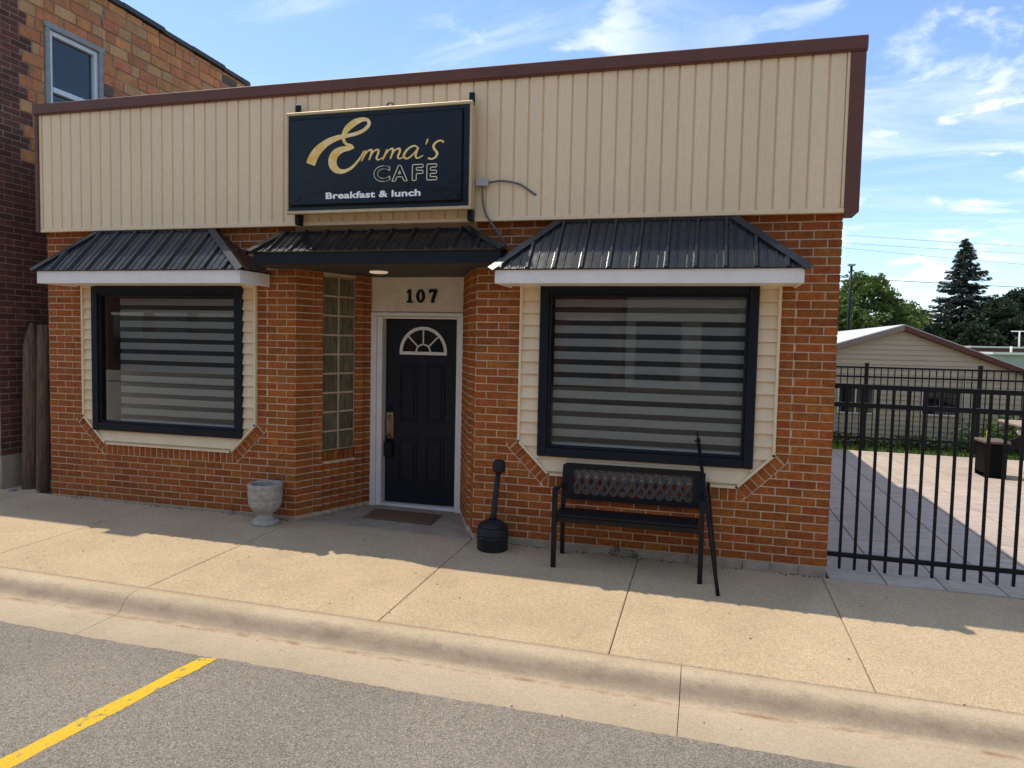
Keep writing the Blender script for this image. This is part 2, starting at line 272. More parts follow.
# ------------------------------------------------------------------ helpers
ORG = {}
class MB:
    def __init__(s): s.v = []; s.f = []; s.sm = []
    def add(s, vs, fs, smooth=False):
        o = len(s.v); s.v += [tuple(p) for p in vs]; s.f += [[i+o for i in f] for f in fs]; s.sm += [smooth]*len(fs); return s
    def box(s, x0, x1, y0, y1, z0, z1):
        vs = [(x, y, z) for x in (x0, x1) for y in (y0, y1) for z in (z0, z1)]
        return s.add(vs, [(0, 1, 3, 2), (4, 6, 7, 5), (0, 4, 5, 1), (2, 3, 7, 6), (0, 2, 6, 4), (1, 5, 7, 3)])
    def cbox(s, x0, x1, y0, y1, z0, z1, c=.004):
        # chamfered box
        c = min(c, (x1-x0)*.45, (y1-y0)*.45, (z1-z0)*.45)
        P = []; idx = {}
        lo = (x0, y0, z0); hi = (x1, y1, z1)
        for a in (0, 1):
            for b in (0, 1):
                for d in (0, 1):
                    s_ = (a, b, d); base = [hi[i] if s_[i] else lo[i] for i in range(3)]
                    for ax in range(3):
                        p = list(base)
                        for j in range(3):
                            if j != ax: p[j] += -c if s_[j] else c
                        idx[(s_, ax)] = len(P); P.append(tuple(p))
        Fs = []
        for ax in range(3):
            o = [i for i in range(3) if i != ax]
            for sd in (0, 1):
                q = []
                for (i, j) in ((0, 0), (1, 0), (1, 1), (0, 1)):
                    t = [0, 0, 0]; t[ax] = sd; t[o[0]] = i; t[o[1]] = j; q.append(idx[(tuple(t), ax)])
                Fs.append(q)
        for ax in range(3):      # edges parallel to ax
            o = [i for i in range(3) if i != ax]
            for i in (0, 1):
                for j in (0, 1):
                    t0 = [0, 0, 0]; t0[o[0]] = i; t0[o[1]] = j; t1 = list(t0); t1[ax] = 1
                    Fs.append([idx[(tuple(t0), o[0])], idx[(tuple(t1), o[0])], idx[(tuple(t1), o[1])], idx[(tuple(t0), o[1])]])
        for a in (0, 1):
            for b in (0, 1):
                for d in (0, 1): Fs.append([idx[((a, b, d), k)] for k in range(3)])
        return s.add(P, Fs)
    def bar(s, p0, p1, w, h, upv=(0, 0, 1)):
        p0 = Vector(p0); p1 = Vector(p1); d = (p1-p0).normalized(); u = Vector(upv)
        if abs(d.dot(u)) > .98: u = Vector((0, 1, 0))
        a = d.cross(u).normalized(); b = a.cross(d).normalized()
        vs = []
        for p in (p0, p1):
            for (i, j) in ((-1, -1), (1, -1), (1, 1), (-1, 1)): vs.append(p+a*(i*w/2)+b*(j*h/2))
        return s.add(vs, [(3, 2, 1, 0), (4, 5, 6, 7), (0, 1, 5, 4), (1, 2, 6, 5), (2, 3, 7, 6), (3, 0, 4, 7)])
    def tube(s, pts, r, n=10, caps=True):
        pts = [Vector(p) for p in pts]; rs = r if isinstance(r, (list, tuple)) else [r]*len(pts)
        vs = []; a = None
        for i, p in enumerate(pts):
            d = (pts[min(i+1, len(pts)-1)]-pts[max(i-1, 0)]).normalized()
            if a is None:
                a = d.cross(Vector((0, 0, 1)) if abs(d.z) < .9 else Vector((1, 0, 0))).normalized()
            else: a = (a-d*a.dot(d)).normalized()
            b = d.cross(a)
            for k in range(n): t = 2*math.pi*k/n; vs.append(p+a*(rs[i]*math.cos(t))+b*(rs[i]*math.sin(t)))
        fs = [(i*n+k, i*n+(k+1) % n, (i+1)*n+(k+1) % n, (i+1)*n+k) for i in range(len(pts)-1) for k in range(n)]
        s.add(vs, fs, True)
        if caps:
            o = len(s.v)-len(vs); s.f += [[o+k for k in range(n)][::-1], [o+(len(pts)-1)*n+k for k in range(n)]]; s.sm += [False, False]
        return s
    def lathe(s, prof, c, n=32, wob=None):
        vs = []
        for (r, z) in prof:
            for k in range(n):
                t = 2*math.pi*k/n; rr = r*(1+(wob(t, z) if wob else 0)); vs.append((c[0]+rr*math.cos(t), c[1]+rr*math.sin(t), c[2]+z))
        fs = [(i*n+k, i*n+(k+1) % n, (i+1)*n+(k+1) % n, (i+1)*n+k) for i in range(len(prof)-1) for k in range(n)]
        s.add(vs, fs, True); o = len(s.v)-len(vs)
        s.f += [[o+k for k in range(n)][::-1], [o+(len(prof)-1)*n+k for k in range(n)]]; s.sm += [False, False]
        return s
    def prism(s, poly, fr, w0, w1, ch=0.):
        # convex/any polygon (u,v) in frame fr=(O,U,V,N); extruded from w0 (back) to w1 (front)
        O, U, V, Nn = fr; n = len(poly)
        A = sum(poly[i][0]*poly[(i+1) % n][1]-poly[(i+1) % n][0]*poly[i][1] for i in range(n))
        if A < 0: poly = poly[::-1]
        P = lambda u, v, w: O+U*u+V*v+Nn*w
        cx = sum(p[0] for p in poly)/n; cy = sum(p[1] for p in poly)/n
        vs = [P(u, v, w0) for u, v in poly]
        if ch:
            vs += [P(u, v, w1-ch) for u, v in poly]
            for u, v in poly:
                du, dv = u-cx, v-cy; l = math.hypot(du, dv) or 1
                vs.append(P(u-ch*math.copysign(1, du) if abs(du) > ch else u, v-ch*math.copysign(1, dv) if abs(dv) > ch else v, w1))
            fs = [tuple(range(2*n, 3*n))]
            for k in (0, 1): fs += [(k*n+i, k*n+(i+1) % n, (k+1)*n+(i+1) % n, (k+1)*n+i) for i in range(n)]
            fs.append(tuple(range(n))[::-1])
        else:
            vs += [P(u, v, w1) for u, v in poly]
            fs = [tuple(range(n, 2*n)), tuple(range(n))[::-1]] + [(i, (i+1) % n, n+(i+1) % n, n+i) for i in range(n)]
        return s.add(vs, fs)
    def mesh(s, name, m, off=(0, 0, 0)):
        me = bpy.data.meshes.new(name); o = off
        me.from_pydata([(p[0]-o[0], p[1]-o[1], p[2]-o[2]) for p in s.v], [], s.f)
        me.polygons.foreach_set('use_smooth', s.sm); me.materials.append(m); me.update(); return me
    def build(s, name, m, parent=None, **tags):
        o = ORG.get(parent.name, (0, 0, 0)) if parent else tags.pop('origin', (0, 0, 0))
        ob = bpy.data.objects.new(name, s.mesh(name, m, o)); col.objects.link(ob)
        ORG[ob.name] = tuple(o)
        if parent: ob.parent = parent
        else: ob.location = o
        for k, v in tags.items(): ob[k] = v
        return ob
def thing(name, label, cat, loc=(0, 0, 0), group=None):
    o = bpy.data.objects.new(name, None); col.objects.link(o); o.location = loc; o['label'] = label; o['category'] = cat
    o.empty_display_size = .2
    if group: o['group'] = group
    ORG[o.name] = tuple(loc); return o
def empty_part(name, parent):
    o = bpy.data.objects.new(name, None); col.objects.link(o); o.parent = parent; ORG[o.name] = ORG[parent.name]; return o
def place(name, me, parent, loc, rot=(0, 0, 0), scale=None):
    o = bpy.data.objects.new(name, me); col.objects.link(o); o.parent = parent
    b = ORG[parent.name]; o.location = (loc[0]-b[0], loc[1]-b[1], loc[2]-b[2]); o.rotation_euler = rot
    if scale: o.scale = scale
    return o
V3 = lambda x, y, z: Vector((x, y, z))
FRONT = (V3(0, 0, 0), V3(1, 0, 0), V3(0, 0, 1), V3(0, -1, 0))
def clip(poly, a, b, c):
    # keep a*u+b*v+c >= 0
    out = []; n = len(poly)
    for i in range(n):
        p, q = poly[i], poly[(i+1) % n]; dp = a*p[0]+b*p[1]+c; dq = a*q[0]+b*q[1]+c
        if dp >= 0: out.append(p)
        if (dp >= 0) != (dq >= 0):
            t = dp/(dp-dq); out.append((p[0]+t*(q[0]-p[0]), p[1]+t*(q[1]-p[1])))
    return out
def area(p): return abs(sum(p[i][0]*p[(i+1) % len(p)][1]-p[(i+1) % len(p)][0]*p[i][1] for i in range(len(p))))/2 if len(p) > 2 else 0
def zg(x, y): return -.085 - .01*max(-10, min(4, x)) + .015*y      # sidewalk height
def zroad(x): return -.085 - .01*max(-10, min(4, x)) - .028 - .118

# ================================================================== THE GROUND
g = MB(); g.add([(-600, -600, -.62), (600, -600, -.62), (600, 900, -.62), (-600, 900, -.62)], [(0, 1, 2, 3)])
g.build('ground', DIRT, kind='structure')
lw = MB(); lw.box(-30, 60, 8.05, 90, -.6, -.13); lw.build('lawn', GRASSM, kind='structure')
XS = [-60, -10, 4, 60]
st = MB()
for a, b in zip(XS, XS[1:]):
    nn_ = 400 if a == -10 else 2; xs_ = [a+(b-a)*i/nn_ for i in range(nn_+1)]
    vs_ = []
    for x in xs_:
        e_ = -2.468+.006*math.sin(x*3.1)+random.uniform(-.007, .007); vs_ += [(x, e_, zroad(x)+.0045), (x, e_-.03, zroad(x)+.0045), (x, -16, zroad(x)+.03)]
    st.add(vs_, [f_ for i in range(nn_) for f_ in ((3*i, 3*i+1, 3*i+4, 3*i+3), (3*i+1, 3*i+2, 3*i+5, 3*i+4))])
street = st.build('street', ASPH, kind='structure')
# far side: kerb and pavement opposite, behind the camera
fp = MB(); fp.box(-60, 60, -22, -16, -.6, -.02); fp.build('opposite_pavement', ASPH, kind='structure')

stripe = MB(); A = Vector((-3.818, -2.50)); B = Vector((-3.712, -2.47)); d = Vector((-.145, -1.15)).normalized()
ps = []; n = 260
for i in range(n+1):
    t = i/n*4.6; j = .003*math.sin(i*.21)+random.uniform(-.0035, .0035)
    for q, sg in ((A, -1), (B, 1)):
        p = q+d*t; ps.append((p.x+sg*j, p.y, zroad(p.x)+.0072))
stripe.add(ps, [(2*i, 2*i+1, 2*i+3, 2*i+2) for i in range(n)])
stripe.build('painted_stripe', YELLOW, kind='structure')

# sidewalk: base + slabs
sb = MB()
for a, b in zip(XS, XS[1:]):
    sb.add([(a, -1.89, zg(a, -1.89)-.012), (b, -1.89, zg(b, -1.89)-.012), (b, 1.2, zg(b, 0)-.012), (a, 1.2, zg(a, 0)-.012)], [(0, 1, 2, 3)])
sidewalk = sb.build('sidewalk', JOINT, kind='structure')
def slab(name, parent, m, xa, xb, ya, yb, zf, ch=.006, nx=1):
    q = MB(); c = ch
    pts = [(xa, ya), (xb, ya), (xb, yb), (xa, yb)]; ins = [(xa+c, ya+c), (xb-c, ya+c), (xb-c, yb-c), (xa+c, yb-c)]
    vs = [(x, y, zf(x, y)-.05) for x, y in pts]+[(x, y, zf(x, y)-c*.7) for x, y in pts]+[(x, y, zf(x, y)) for x, y in ins]
    fs = [(8, 9, 10, 11)]
    for k in (0, 4): fs += [(k+i, k+(i+1) % 4, k+4+(i+1) % 4, k+4+i) for i in range(4)]
    q.add(vs, fs); return q.build(name, m, parent)
JX = [-15.8, -14.2, -12.6, -11, -9.5, -7.95, -6.366, -4.75, -2.955, -1.47, -.03, 1.55, 3.1, 4.6, 6.1, 7.6, 9.1]
for a, b in zip(JX, JX[1:]):
    yb = .9 if b < -7.6 else (.03 if b > -.1 else .01)
    if a > -.1: yb = -.005
    slab('slab', sidewalk, SW, a+.003, b-.003, -1.887, yb, zg)
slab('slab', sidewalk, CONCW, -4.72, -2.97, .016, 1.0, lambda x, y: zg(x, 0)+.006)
# kerb with gutter pan
prof = [(-1.893, -.03), (-1.893, -.003), (-1.955, -.001), (-2.005, -.008), (-2.045, -.028), (-2.075, -.06), (-2.10, -.095), (-2.125, -.108), (-2.47, -.115), (-2.485, -.15)]
kj = [-16, -12.4, -8.5, -4.775, -1.052, 2.65, 6.4, 10]
kerb0 = MB()
for a, b in zip(XS, XS[1:]):
    kerb0.add([(a, -1.9, zg(a, -1.9)-.15), (b, -1.9, zg(b, -1.9)-.15), (b, -2.48, zg(b, -1.9)-.15), (a, -2.48, zg(a, -1.9)-.15)], [(0, 3, 2, 1)])
kerb = kerb0.build('kerb', JOINT, kind='structure')
for a, b in zip(kj, kj[1:]):
    q = MB(); k = MB(); a += .002; b -= .002
    xs = [a+(b-a)*i/6 for i in range(7)]
    vs = [(x, y + .006*math.sin(x*1.9) if i not in (0, 1) else y, zg(x, -1.893)+z) for x in xs for i, (y, z) in enumerate(prof)]; npf = len(prof)
    fs = [(i*npf+j, i*npf+j+1, (i+1)*npf+j+1, (i+1)*npf+j) for i in range(6) for j in range(npf-1)]
    q.add(vs, fs, True)
    for e in (0, 6): 
        E_ = vs[e*npf:(e+1)*npf]; q.add(E_+[(p[0], p[1], p[2]-.12) for p in E_], [(j, j+1, npf+j+1, npf+j) for j in range(npf-1)])
    q.build('kerbstone', KERBM, kerb)

# patio: stamped concrete boards
pb = MB(); pb.box(.0, 9, .02, 8.05, -.6, -.135); patio = pb.build('patio', JOINT, kind='structure')
pz = lambda x, y: -.092-.008*min(x, 4)
w = .42
for i in range(16):
    xa = .03+i*w; xb = xa+w-.008; y = .03; k = 0
    while y < 8.0:
        L_ = (1.35 if (k or i % 2) else .72); ye = min(8.04, y+L_-.006)
        if ye-y > .1 and xa < 6.7 and not (xb < .12*ye):
            slab('paver', patio, PATIO, xa, xb, y, ye, pz, ch=.005)
        y += L_; k += 1
pbm = MB(); pbm.box(0.005, 9, -.002, .026, -.5, -.098); pbm.build('edging', CONCW, patio)

# ================================================================== THE CAFE
cafe = thing('cafe_building', 'single-storey red brick cafe with tan vertical siding fascia and black door', 'building', (-3.85, 0, 0))
C_ = .0677; JT = .010
XL, XP1, XP2, XR = -7.693, -4.744, -2.95, 0.
ZF = 2.766
# backing wall (mortar), with window holes and the recess left open
wb = MB()
D0, D1 = .0045, .12
def wall_with_hole(x0, x1, hx0, hx1, hz0, hz1, z0, z1):
    wb.box(x0, hx0, D0, D1, z0, z1); wb.box(hx1, x1, D0, D1, z0, z1)
    wb.box(hx0, hx1, D0, D1, z0, hz0); wb.box(hx0, hx1, D0, D1, hz1, z1)
WR = (-2.363, -.586, .749, 2.218); WL = (-7.099, -5.314, .727, 2.203)
wall_with_hole(XP2+.004, XR-.006, WR[0]+.05, WR[1]-.05, WR[2]+.05, WR[3]-.05, -.3, 3.9)
wall_with_hole(XL+.006, XP1-.004, WL[0]+.05, WL[1]-.05, WL[2]+.05, WL[3]-.05, -.3, 3.9)
wb.box(XP1-.004, XP2+.004, D0, D1, 2.42, 3.9)
# side, rear walls
wb.box(XL+.006, XL+.12, D1, 5.0, -.3, 3.95); wb.box(XR-.12, XR-.006, D1, 5.0, -.3, 3.95)
wb.box(XL+.12, XR-.12, 4.9, 5.0, -.3, 3.95)
wb.box(XL+.5, XR-.01, 5.0, 8.6, -.3, 3.58)
brick_wall = wb.build('brick_wall', MORTAR, cafe)
it = MB()
it.box(XL+.13, XR-.13, 1.9, 1.95, -.1, 2.6); it.box(XL+.13, XR-.13, D1+.002, 1.9, 2.55, 2.6); it.box(XL+.13, XR-.13, D1+.002, 1.9, -.1, -.05)
it.box(XP1-.12, XP1-.1, D1+.002, 1.9, -.05, 2.55); it.box(XP2+.1, XP2+.12, D1+.002, 1.9, -.05, 2.55)
it.box(XL+.125, XL+.14, D1+.002, 1.9, -.05, 2.55); it.box(XR-.14, XR-.125, D1+.002, 1.9, -.05, 2.55)
it.build('interior', INTER, cafe)
rf = MB(); rf.box(XL+.12, XR-.12, .12, 4.9, 3.7, 3.75); rf.build('roof', TAR, cafe)
for a_, b_ in ((XP2+.02, XR-.012), (XL+.02, XP1-.02)): fd = MB(); fd.box(a_, b_, .002, .2, -.3, -.003); fd.build('foundation', CONCW, cafe)
# a few grey foundation stones showing under the bricks
for i in range(9):
    x0 = -1.9+i*.212+random.uniform(-.01, .01); q = MB()
    q.prism([(x0, -.2), (x0+.2, -.2), (x0+.2, -.008-random.random()*.01), (x0, -.008)], FRONT, -.05, .002+random.uniform(0, .012), .004)
    q.build('foundation_stone', CONCW, brick_wall)

# ---- brick generator
bricks = []     # (poly, frame, w1)
def holes_pieces(poly, hps):
    out = []; rem = poly
    for (a, b, c) in hps:
        o = clip(rem, -a, -b, -c)
        if area(o) > .0004: out.append(o)
        rem = clip(rem, a, b, c)
        if len(rem) < 3 or area(rem) < 1e-6: break
    return out
def course_wall(x0, x1, z0, ncourse, hps, anchor_right=True):
    for k in range(ncourse):
        za = z0+k*C_+JT/2; zb = z0+(k+1)*C_-JT/2
        off = 0 if k % 2 == 0 else .1015
        x = x1+off-.203*math.ceil((x1+off-x0)/.203+1)
        while x < x1:
            a = max(x+JT/2, x0); b = min(x+.203-JT/2, x1); x += .203
            if b-a < .025: continue
            rect = [(a, za), (b, za), (b, zb), (a, zb)]
            for p in holes_pieces(rect, hps): bricks.append((p, FRONT))
def window_hole(sx0, sx1, zb=.58, zd=.86, bw=.108):
    # half-planes whose intersection is the hole
    s2 = math.sqrt(2)*bw
    cL = -(sx0+zd)+s2; cR = (sx1-zd)+s2
    return [(1, 0, -(sx0-bw)), (-1, 0, sx1+bw), (0, 1, -(zb-bw)), (0, -1, 2.30), (1, 1, cL), (-1, 1, cR)], (cL, cR)
SR = (-2.545, -.42); SL = (-7.24, -5.165)
for (x0, x1, s) in ((XP2, XR, SR), (XL, XP1, SL)):
    hp, _ = window_hole(*s); course_wall(x0, x1, 0, 41, hp)
    # stack-bond column either side
    k = 13
    while k*C_ < 2.28:
        za, zb = k*C_+JT/2, (k+1)*C_-JT/2
        for xa in (s[0]-.105, s[1]+.005): bricks.append(([(xa, za), (xa+.098, za), (xa+.098, zb), (xa, zb)], FRONT))
        k += 1
    # soldier row under the surround
    n = int(round((s[1]-s[0]-.56)/C_)); pw = (s[1]-s[0]-.56)/n
    for i in range(n):
        xa = s[0]+.28+i*pw+.005; bricks.append(([(xa, .477), (xa+pw-.01, .477), (xa+pw-.01, .575), (xa, .575)], FRONT))
    # wedge closers where the border turns
    for sg, xc in ((1, s[0]), (-1, s[1])):
        bricks.append(([(xc-sg*.004, .876), (xc-sg*.103, .876), (xc-sg*.103, .852), (xc-sg*.080, .798)], FRONT))
        bricks.append(([(xc+sg*.276, .572), (xc+sg*.217, .513), (xc+sg*.243, .480), (xc+sg*.276, .478)], FRONT))
    # diagonal rowlocks
    for sg, xc in ((1, s[0]), (-1, s[1])):
        p0 = Vector((xc, .86)); p1 = Vector((xc+sg*.28, .58)); dd = (p1-p0).normalized(); nn = Vector((-sg*.7071, -.7071)); Ln = (p1-p0).length
        for i in range(6):
            t0 = Ln*i/6+.005; t1 = Ln*(i+1)/6-.005
            q = [p0+dd*t0+nn*.004, p0+dd*t1+nn*.004, p0+dd*t1+nn*.1, p0+dd*t0+nn*.1]
            bricks.append(([(a.x, a.y) for a in q], FRONT))
# ---- splayed recess walls
DEP = .88
def splay(px0, px1, sgn):
    P0 = Vector((px0, 0, 0)); P1 = Vector((px1, DEP, 0)); d = (P1-P0); Ln = d.length; d.normalize()
    nrm = Vector((d.y, -d.x, 0))*(1 if sgn > 0 else -1)
    return P0, d, nrm, Ln
recess = MB()
GB = None
for (px0, px1, sgn) in ((XP1, -4.40, 1), (XP2, -3.35, -1)):
    P0, d, nrm, Ln = splay(px0, px1, sgn)
    fr = (P0, d, V3(0, 0, 1), nrm)
    u0, u1 = .3195, .737
    if sgn > 0:
        recess.prism([(.0, -.3), (.21, -.3), (.21, 2.42), (.0, 2.42)], fr, -.12, -.0045); recess.prism([(.21, -.3), (u0, -.3), (u0, 2.42), (.21, 2.42)], fr, -.12, -.045)
        recess.prism([(u1, -.3), (Ln, -.3), (Ln, 2.42), (u1, 2.42)], fr, -.12, -.045)
        recess.prism([(u0, -.3), (u1, -.3), (u1, .6), (u0, .6)], fr, -.12, -.045); recess.prism([(u0, 2.335), (u1, 2.335), (u1, 2.42), (u0, 2.42)], fr, -.12, -.045)
        GB = (fr, u0, u1)
    else: recess.prism([(.0, -.3), (Ln, -.3), (Ln, 2.42), (.0, 2.42)], fr, -.12, -.0045)
    # pier return: one smooth face then saw-tooth stacks
    cols = [(0.0, .205)]; e = .215; nst = 7; pw = (Ln-e)/nst
    for i in range(nst): cols.append((e+i*pw, e+(i+1)*pw-.009))
    for ci, (a, b) in enumerate(cols):
        if ci:
            tilt = R(24); dd = (d*math.cos(tilt)+nrm*math.sin(tilt)); n2 = (nrm*math.cos(tilt)-d*math.sin(tilt)); o = P0+d*a+nrm*(-.012)
            spans = [(-.3, .496), (2.34, 2.42)] if (sgn > 0 and b > u0+.02 and a < u1-.02) else [(-.3, 2.42)]
            for (za, zb) in spans: recess.prism([(.002, za), (b-a-.002, za), (b-a-.002, zb), (.002, zb)], (o, dd, V3(0, 0, 1), n2), -.06, -.0045)
        for k in range(36):
            za, zb = k*C_+JT/2-.0, (k+1)*C_-JT/2
            if zb > 2.41: continue
            if sgn > 0 and b > u0+.02 and a < u1-.02 and .505 < zb and za < 2.335: continue
            if ci == 0: bricks.append(([(a+.004, za), (b, za), (b, zb), (a+.004, zb)], fr))
            else:
                tilt = R(24)
                dd = (d*math.cos(tilt)+nrm*math.sin(tilt)*1); n2 = (nrm*math.cos(tilt)-d*math.sin(tilt))
                o = P0+d*a+nrm*(-.012); bricks.append(([(0, za), (b-a, za), (b-a, zb), (0, zb)], (o, dd, V3(0, 0, 1), n2)))
    if sgn > 0:
        u = u0
        while u < u1-.03:
            bricks.append(([(u+.004, .50), (u+.060, .50), (u+.060, .592), (u+.004, .592)], (P0+nrm*.008, d, V3(0, 0, 1), nrm))); u += .0665
recess.build('recess_wall', MORTAR, cafe)
# ---- emit bricks: the 300 nearest to the camera as separate parts, the rest joined
def centre(p, fr): 
    u = sum(a for a, b in p)/len(p); v = sum(b for a, b in p)/len(p); return fr[0]+fr[1]*u+fr[2]*v
hidden = lambda c: c.z > 2.7 and -2.3 < c.x < -.7
def keyf(i):
    p, fr = bricks[i]; c = centre(p, fr); return (c-CAM).length*(1 if area(p) > .006 else 1.6)
order = sorted(range(len(bricks)), key=keyf)
single = set(order[:298])
joined = MB(); cache = {}
for i, (p, fr) in enumerate(bricks):
    jit = random.uniform(-.0018, .0018)
    if i in single:
        c = centre(p, fr); rel = [(u-sum(a for a, b in p)/len(p), v-sum(b for a, b in p)/len(p)) for u, v in p]
        key = (tuple((round(a, 3), round(b, 3)) for a, b in rel), tuple(round(t, 3) for t in fr[3]))
        if key not in cache:
            q = MB(); q.prism(rel, (V3(0, 0, 0), fr[1], fr[2], fr[3]), -.05, 0, .0032); cache[key] = q.mesh('brick', BRICK)
        place('brick', cache[key], brick_wall, c+fr[3]*jit, (0, random.uniform(-.004, .004) if fr is FRONT else 0, 0))
    else: joined.prism(p, fr, -.05, jit, .0032)
SIDE = (V3(XR, 0, 0), V3(0, 1, 0), V3(0, 0, 1), V3(1, 0, 0))
for k in range(57):
    y = .004-(.1 if k % 2 else 0)
    while y < 5.0:
        a, b = max(y, .004), min(y+.193, 4.99); y += .203
        if b-a > .03: joined.prism([(a, k*C_+JT/2), (b, k*C_+JT/2), (b, (k+1)*C_-JT/2), (a, (k+1)*C_-JT/2)], SIDE, -.005, random.uniform(-.0018, .0018), .0032)
joined.build('brick_field', BRICK, brick_wall, kind='stuff')

# ---- tan fascia
fb = MB(); fb.box(-7.66, .03, -.082, .004, ZF+.002, 4.0)
fascia = fb.build('fascia', CREAM, cafe)
X0f, X1f = -7.628, -.035; npan = 62; pw = (X1f-X0f)/npan
pmesh = {}
for i in range(npan):
    q = MB(); a, b = 0, pw-.001; yf = -.0
    prof2 = [(a, .0), (a+.004, -.002), (a+.010, -.0135), (a+pw*.5-.004, -.0135), (a+pw*.5, -.0128), (a+pw*.5+.004, -.0135), (b-.010, -.0135), (b-.004, -.002), (b, 0)]
    if 'p' not in pmesh:
        vs = [(x, y, 0) for x, y in prof2]+[(x, y, 1.175) for x, y in prof2]; n = len(prof2)
        q.add(vs, [(j, j+1, n+j+1, n+j) for j in range(n-1)]+[tuple(range(n))[::-1], tuple(range(n, 2*n))]); pmesh['p'] = q.mesh('siding_panel', CREAM)
    place('siding_panel', pmesh['p'], fascia, (X0f+i*pw, -.0835, ZF+.022), (random.uniform(-.0006, .0006), 0, random.uniform(-.002, .002)))
q = MB(); q.cbox(-7.66, .0, -.104, -.06, ZF-.012, ZF+.024, .004); q.build('bottom_channel', CREAM, fascia)
q = MB(); q.cbox(-7.66, -7.628, -.102, -.082, ZF+.026, 3.95, .003); q.build('side_channel', CREAM, fascia); q = MB(); q.cbox(-.036, -.015, -.102, -.082, ZF+.026, 3.95, .003); q.build('side_channel', CREAM, fascia)
q = MB(); q.cbox(-7.71, .095, -.13, .16, 3.945, 4.045, .006); q.cbox(-7.71, .095, -.122, .15, 3.935, 3.944, .002); q.build('coping', BROWN, cafe)
q = MB(); q.cbox(-.014, .088, -.118, .14, ZF-.016, 3.934, .006); q.build('corner_trim', BROWN, cafe)
q = MB(); q.cbox(-7.705, -7.661, -.118, .14, ZF-.016, 3.934, .006); q.build('corner_trim', BROWN, cafe)

# ---- windows with siding surround
def window_unit(W, S, gapleft):
    x0, x1, z0, z1 = W
    sur = empty_part('window_surround', cafe)
    zc = 2.29; H = .1045; inner = [(1, 0, -(S[0]+.022)), (-1, 0, S[1]-.022), (0, 1, -.60), (1, 1, -(S[0]+.86)-.03), (-1, 1, (S[1]-.86)-.03)]
    k = 0; z = zc
    while z > .6:
        zb = max(z-H, .58)
        def board(xa, xb, za, zt):
            p = [(xa, za), (xb, za), (xb, zt), (xa, zt)]
            for hpn in inner: p = clip(p, *hpn)
            if len(p) < 3 or area(p) < .0006: return
            q = MB(); n = len(p)
            # clapboard: bottom edge proud, top edge tucked
            yy = lambda v: .002-.024*(zt-v)/H
            if sum(p[i][0]*p[(i+1) % n][1]-p[(i+1) % n][0]*p[i][1] for i in range(n)) < 0: p = p[::-1]
            vs = [(u, yy(v), v) for u, v in p]+[(u, .006, v) for u, v in p]
            q.add(vs, [tuple(range(n))]+[(i, n+i, n+(i+1) % n, (i+1) % n) for i in range(n)])
            q.build('clapboard', CREAMW, sur)
        if z > z0+.02:
            board(S[0], x0+.02, zb+.0015, z); board(x1-.02, S[1], zb+.0015, z)
            if zb < z0: board(x0+.021, x1-.021, zb+.0015, z0+.02)
        else: board(S[0], S[1], zb+.0015, z)
        z -= H
    # J-channel trim around the surround
    t = MB(); zt = 2.29
    path = [(S[0], zt), (S[0], .86), (S[0]+.28, .58), (S[1]-.28, .58), (S[1], .86), (S[1], zt)]
    for (a, b) in zip(path, path[1:]):
        av = Vector((a[0], 0, a[1])); bv = Vector((b[0], 0, b[1])); dd = (bv-av).normalized(); nn = Vector((-dd.z, 0, dd.x)); 
        cx = Vector(((S[0]+S[1])/2, 0, 1.5)); nn = nn if (cx-av).dot(nn) > 0 else -nn
        av = av+nn*.011-dd*.004; bv = bv+nn*.011+dd*.004
        t.bar(av+V3(0, -.006, 0), bv+V3(0, -.006, 0), .04, .022, nn)
    t.build('trim', CREAMW, sur)
    win = empty_part('window', cafe)
    f = MB(); fw = .075; ya, yb = -.042, .06
    f.cbox(x0, x0+fw, ya, yb, z0, z1, .006); f.cbox(x1-fw, x1, ya, yb, z0, z1, .006)
    f.cbox(x0+fw, x1-fw, ya, yb, z0, z0+fw, .006); f.cbox(x0+fw, x1-fw, ya, yb, z1-fw, z1, .006)
    f.cbox(x0+fw, x0+fw+.022, -.02, .05, z0+fw, z1-fw, .004); f.cbox(x1-fw-.022, x1-fw, -.02, .05, z0+fw, z1-fw, .004)
    f.cbox(x0+fw+.022, x1-fw-.022, -.02, .05, z1-fw-.022, z1-fw, .004); f.cbox(x0+fw+.022, x1-fw-.022, -.02, .05, z0+fw, z0+fw+.022, .004)
    f.build('frame', NAVY, win)
    gl = MB(); gl.box(x0+fw+.01, x1-fw-.01, .012, .018, z0+fw+.01, z1-fw-.01); gl.build('pane', GLASS, win)
    bl = empty_part('zebra_blind', cafe)
    bx0 = x0+fw+.03+gapleft; bx1 = x1-fw-.015; bz1 = z1-fw-.01; bz0 = z0+fw+.03
    s = MB(); s.box(bx0, bx1, .105, .108, bz0, bz1); s.build('sheer_layer', SHEER, bl)
    nsl = 11; pit = (bz1-bz0)/(nsl+.35)
    for i in range(nsl+1):
        zt = bz1-i*pit-.25*pit; zb = max(zt-.585*pit, bz0)
        if zt-zb < .01: continue
        q = MB(); y = .094
        n = 8; vs = []
        for j in range(n+1):
            x = bx0+(bx1-bx0)*j/n; dz = random.uniform(-.0012, .0012); yo = random.uniform(-.001, .001)
            vs += [(x, y+yo, zb+dz), (x, y+yo+.001, zt+dz)]
        q.add(vs, [(2*j, 2*j+2, 2*j+3, 2*j+1) for j in range(n)]); q.build('blind_stripe', BLIND, bl)
    q = MB(); q.cbox(bx0, bx1, .085, .115, bz0-.028, bz0, .006); q.build('bottom_rail', WHITE, bl)
    q = MB(); q.cbox(bx0-.02, bx1+.01, .08, .14, bz1, bz1+.05, .006); q.build('head_rail', INTER, bl)
    return win
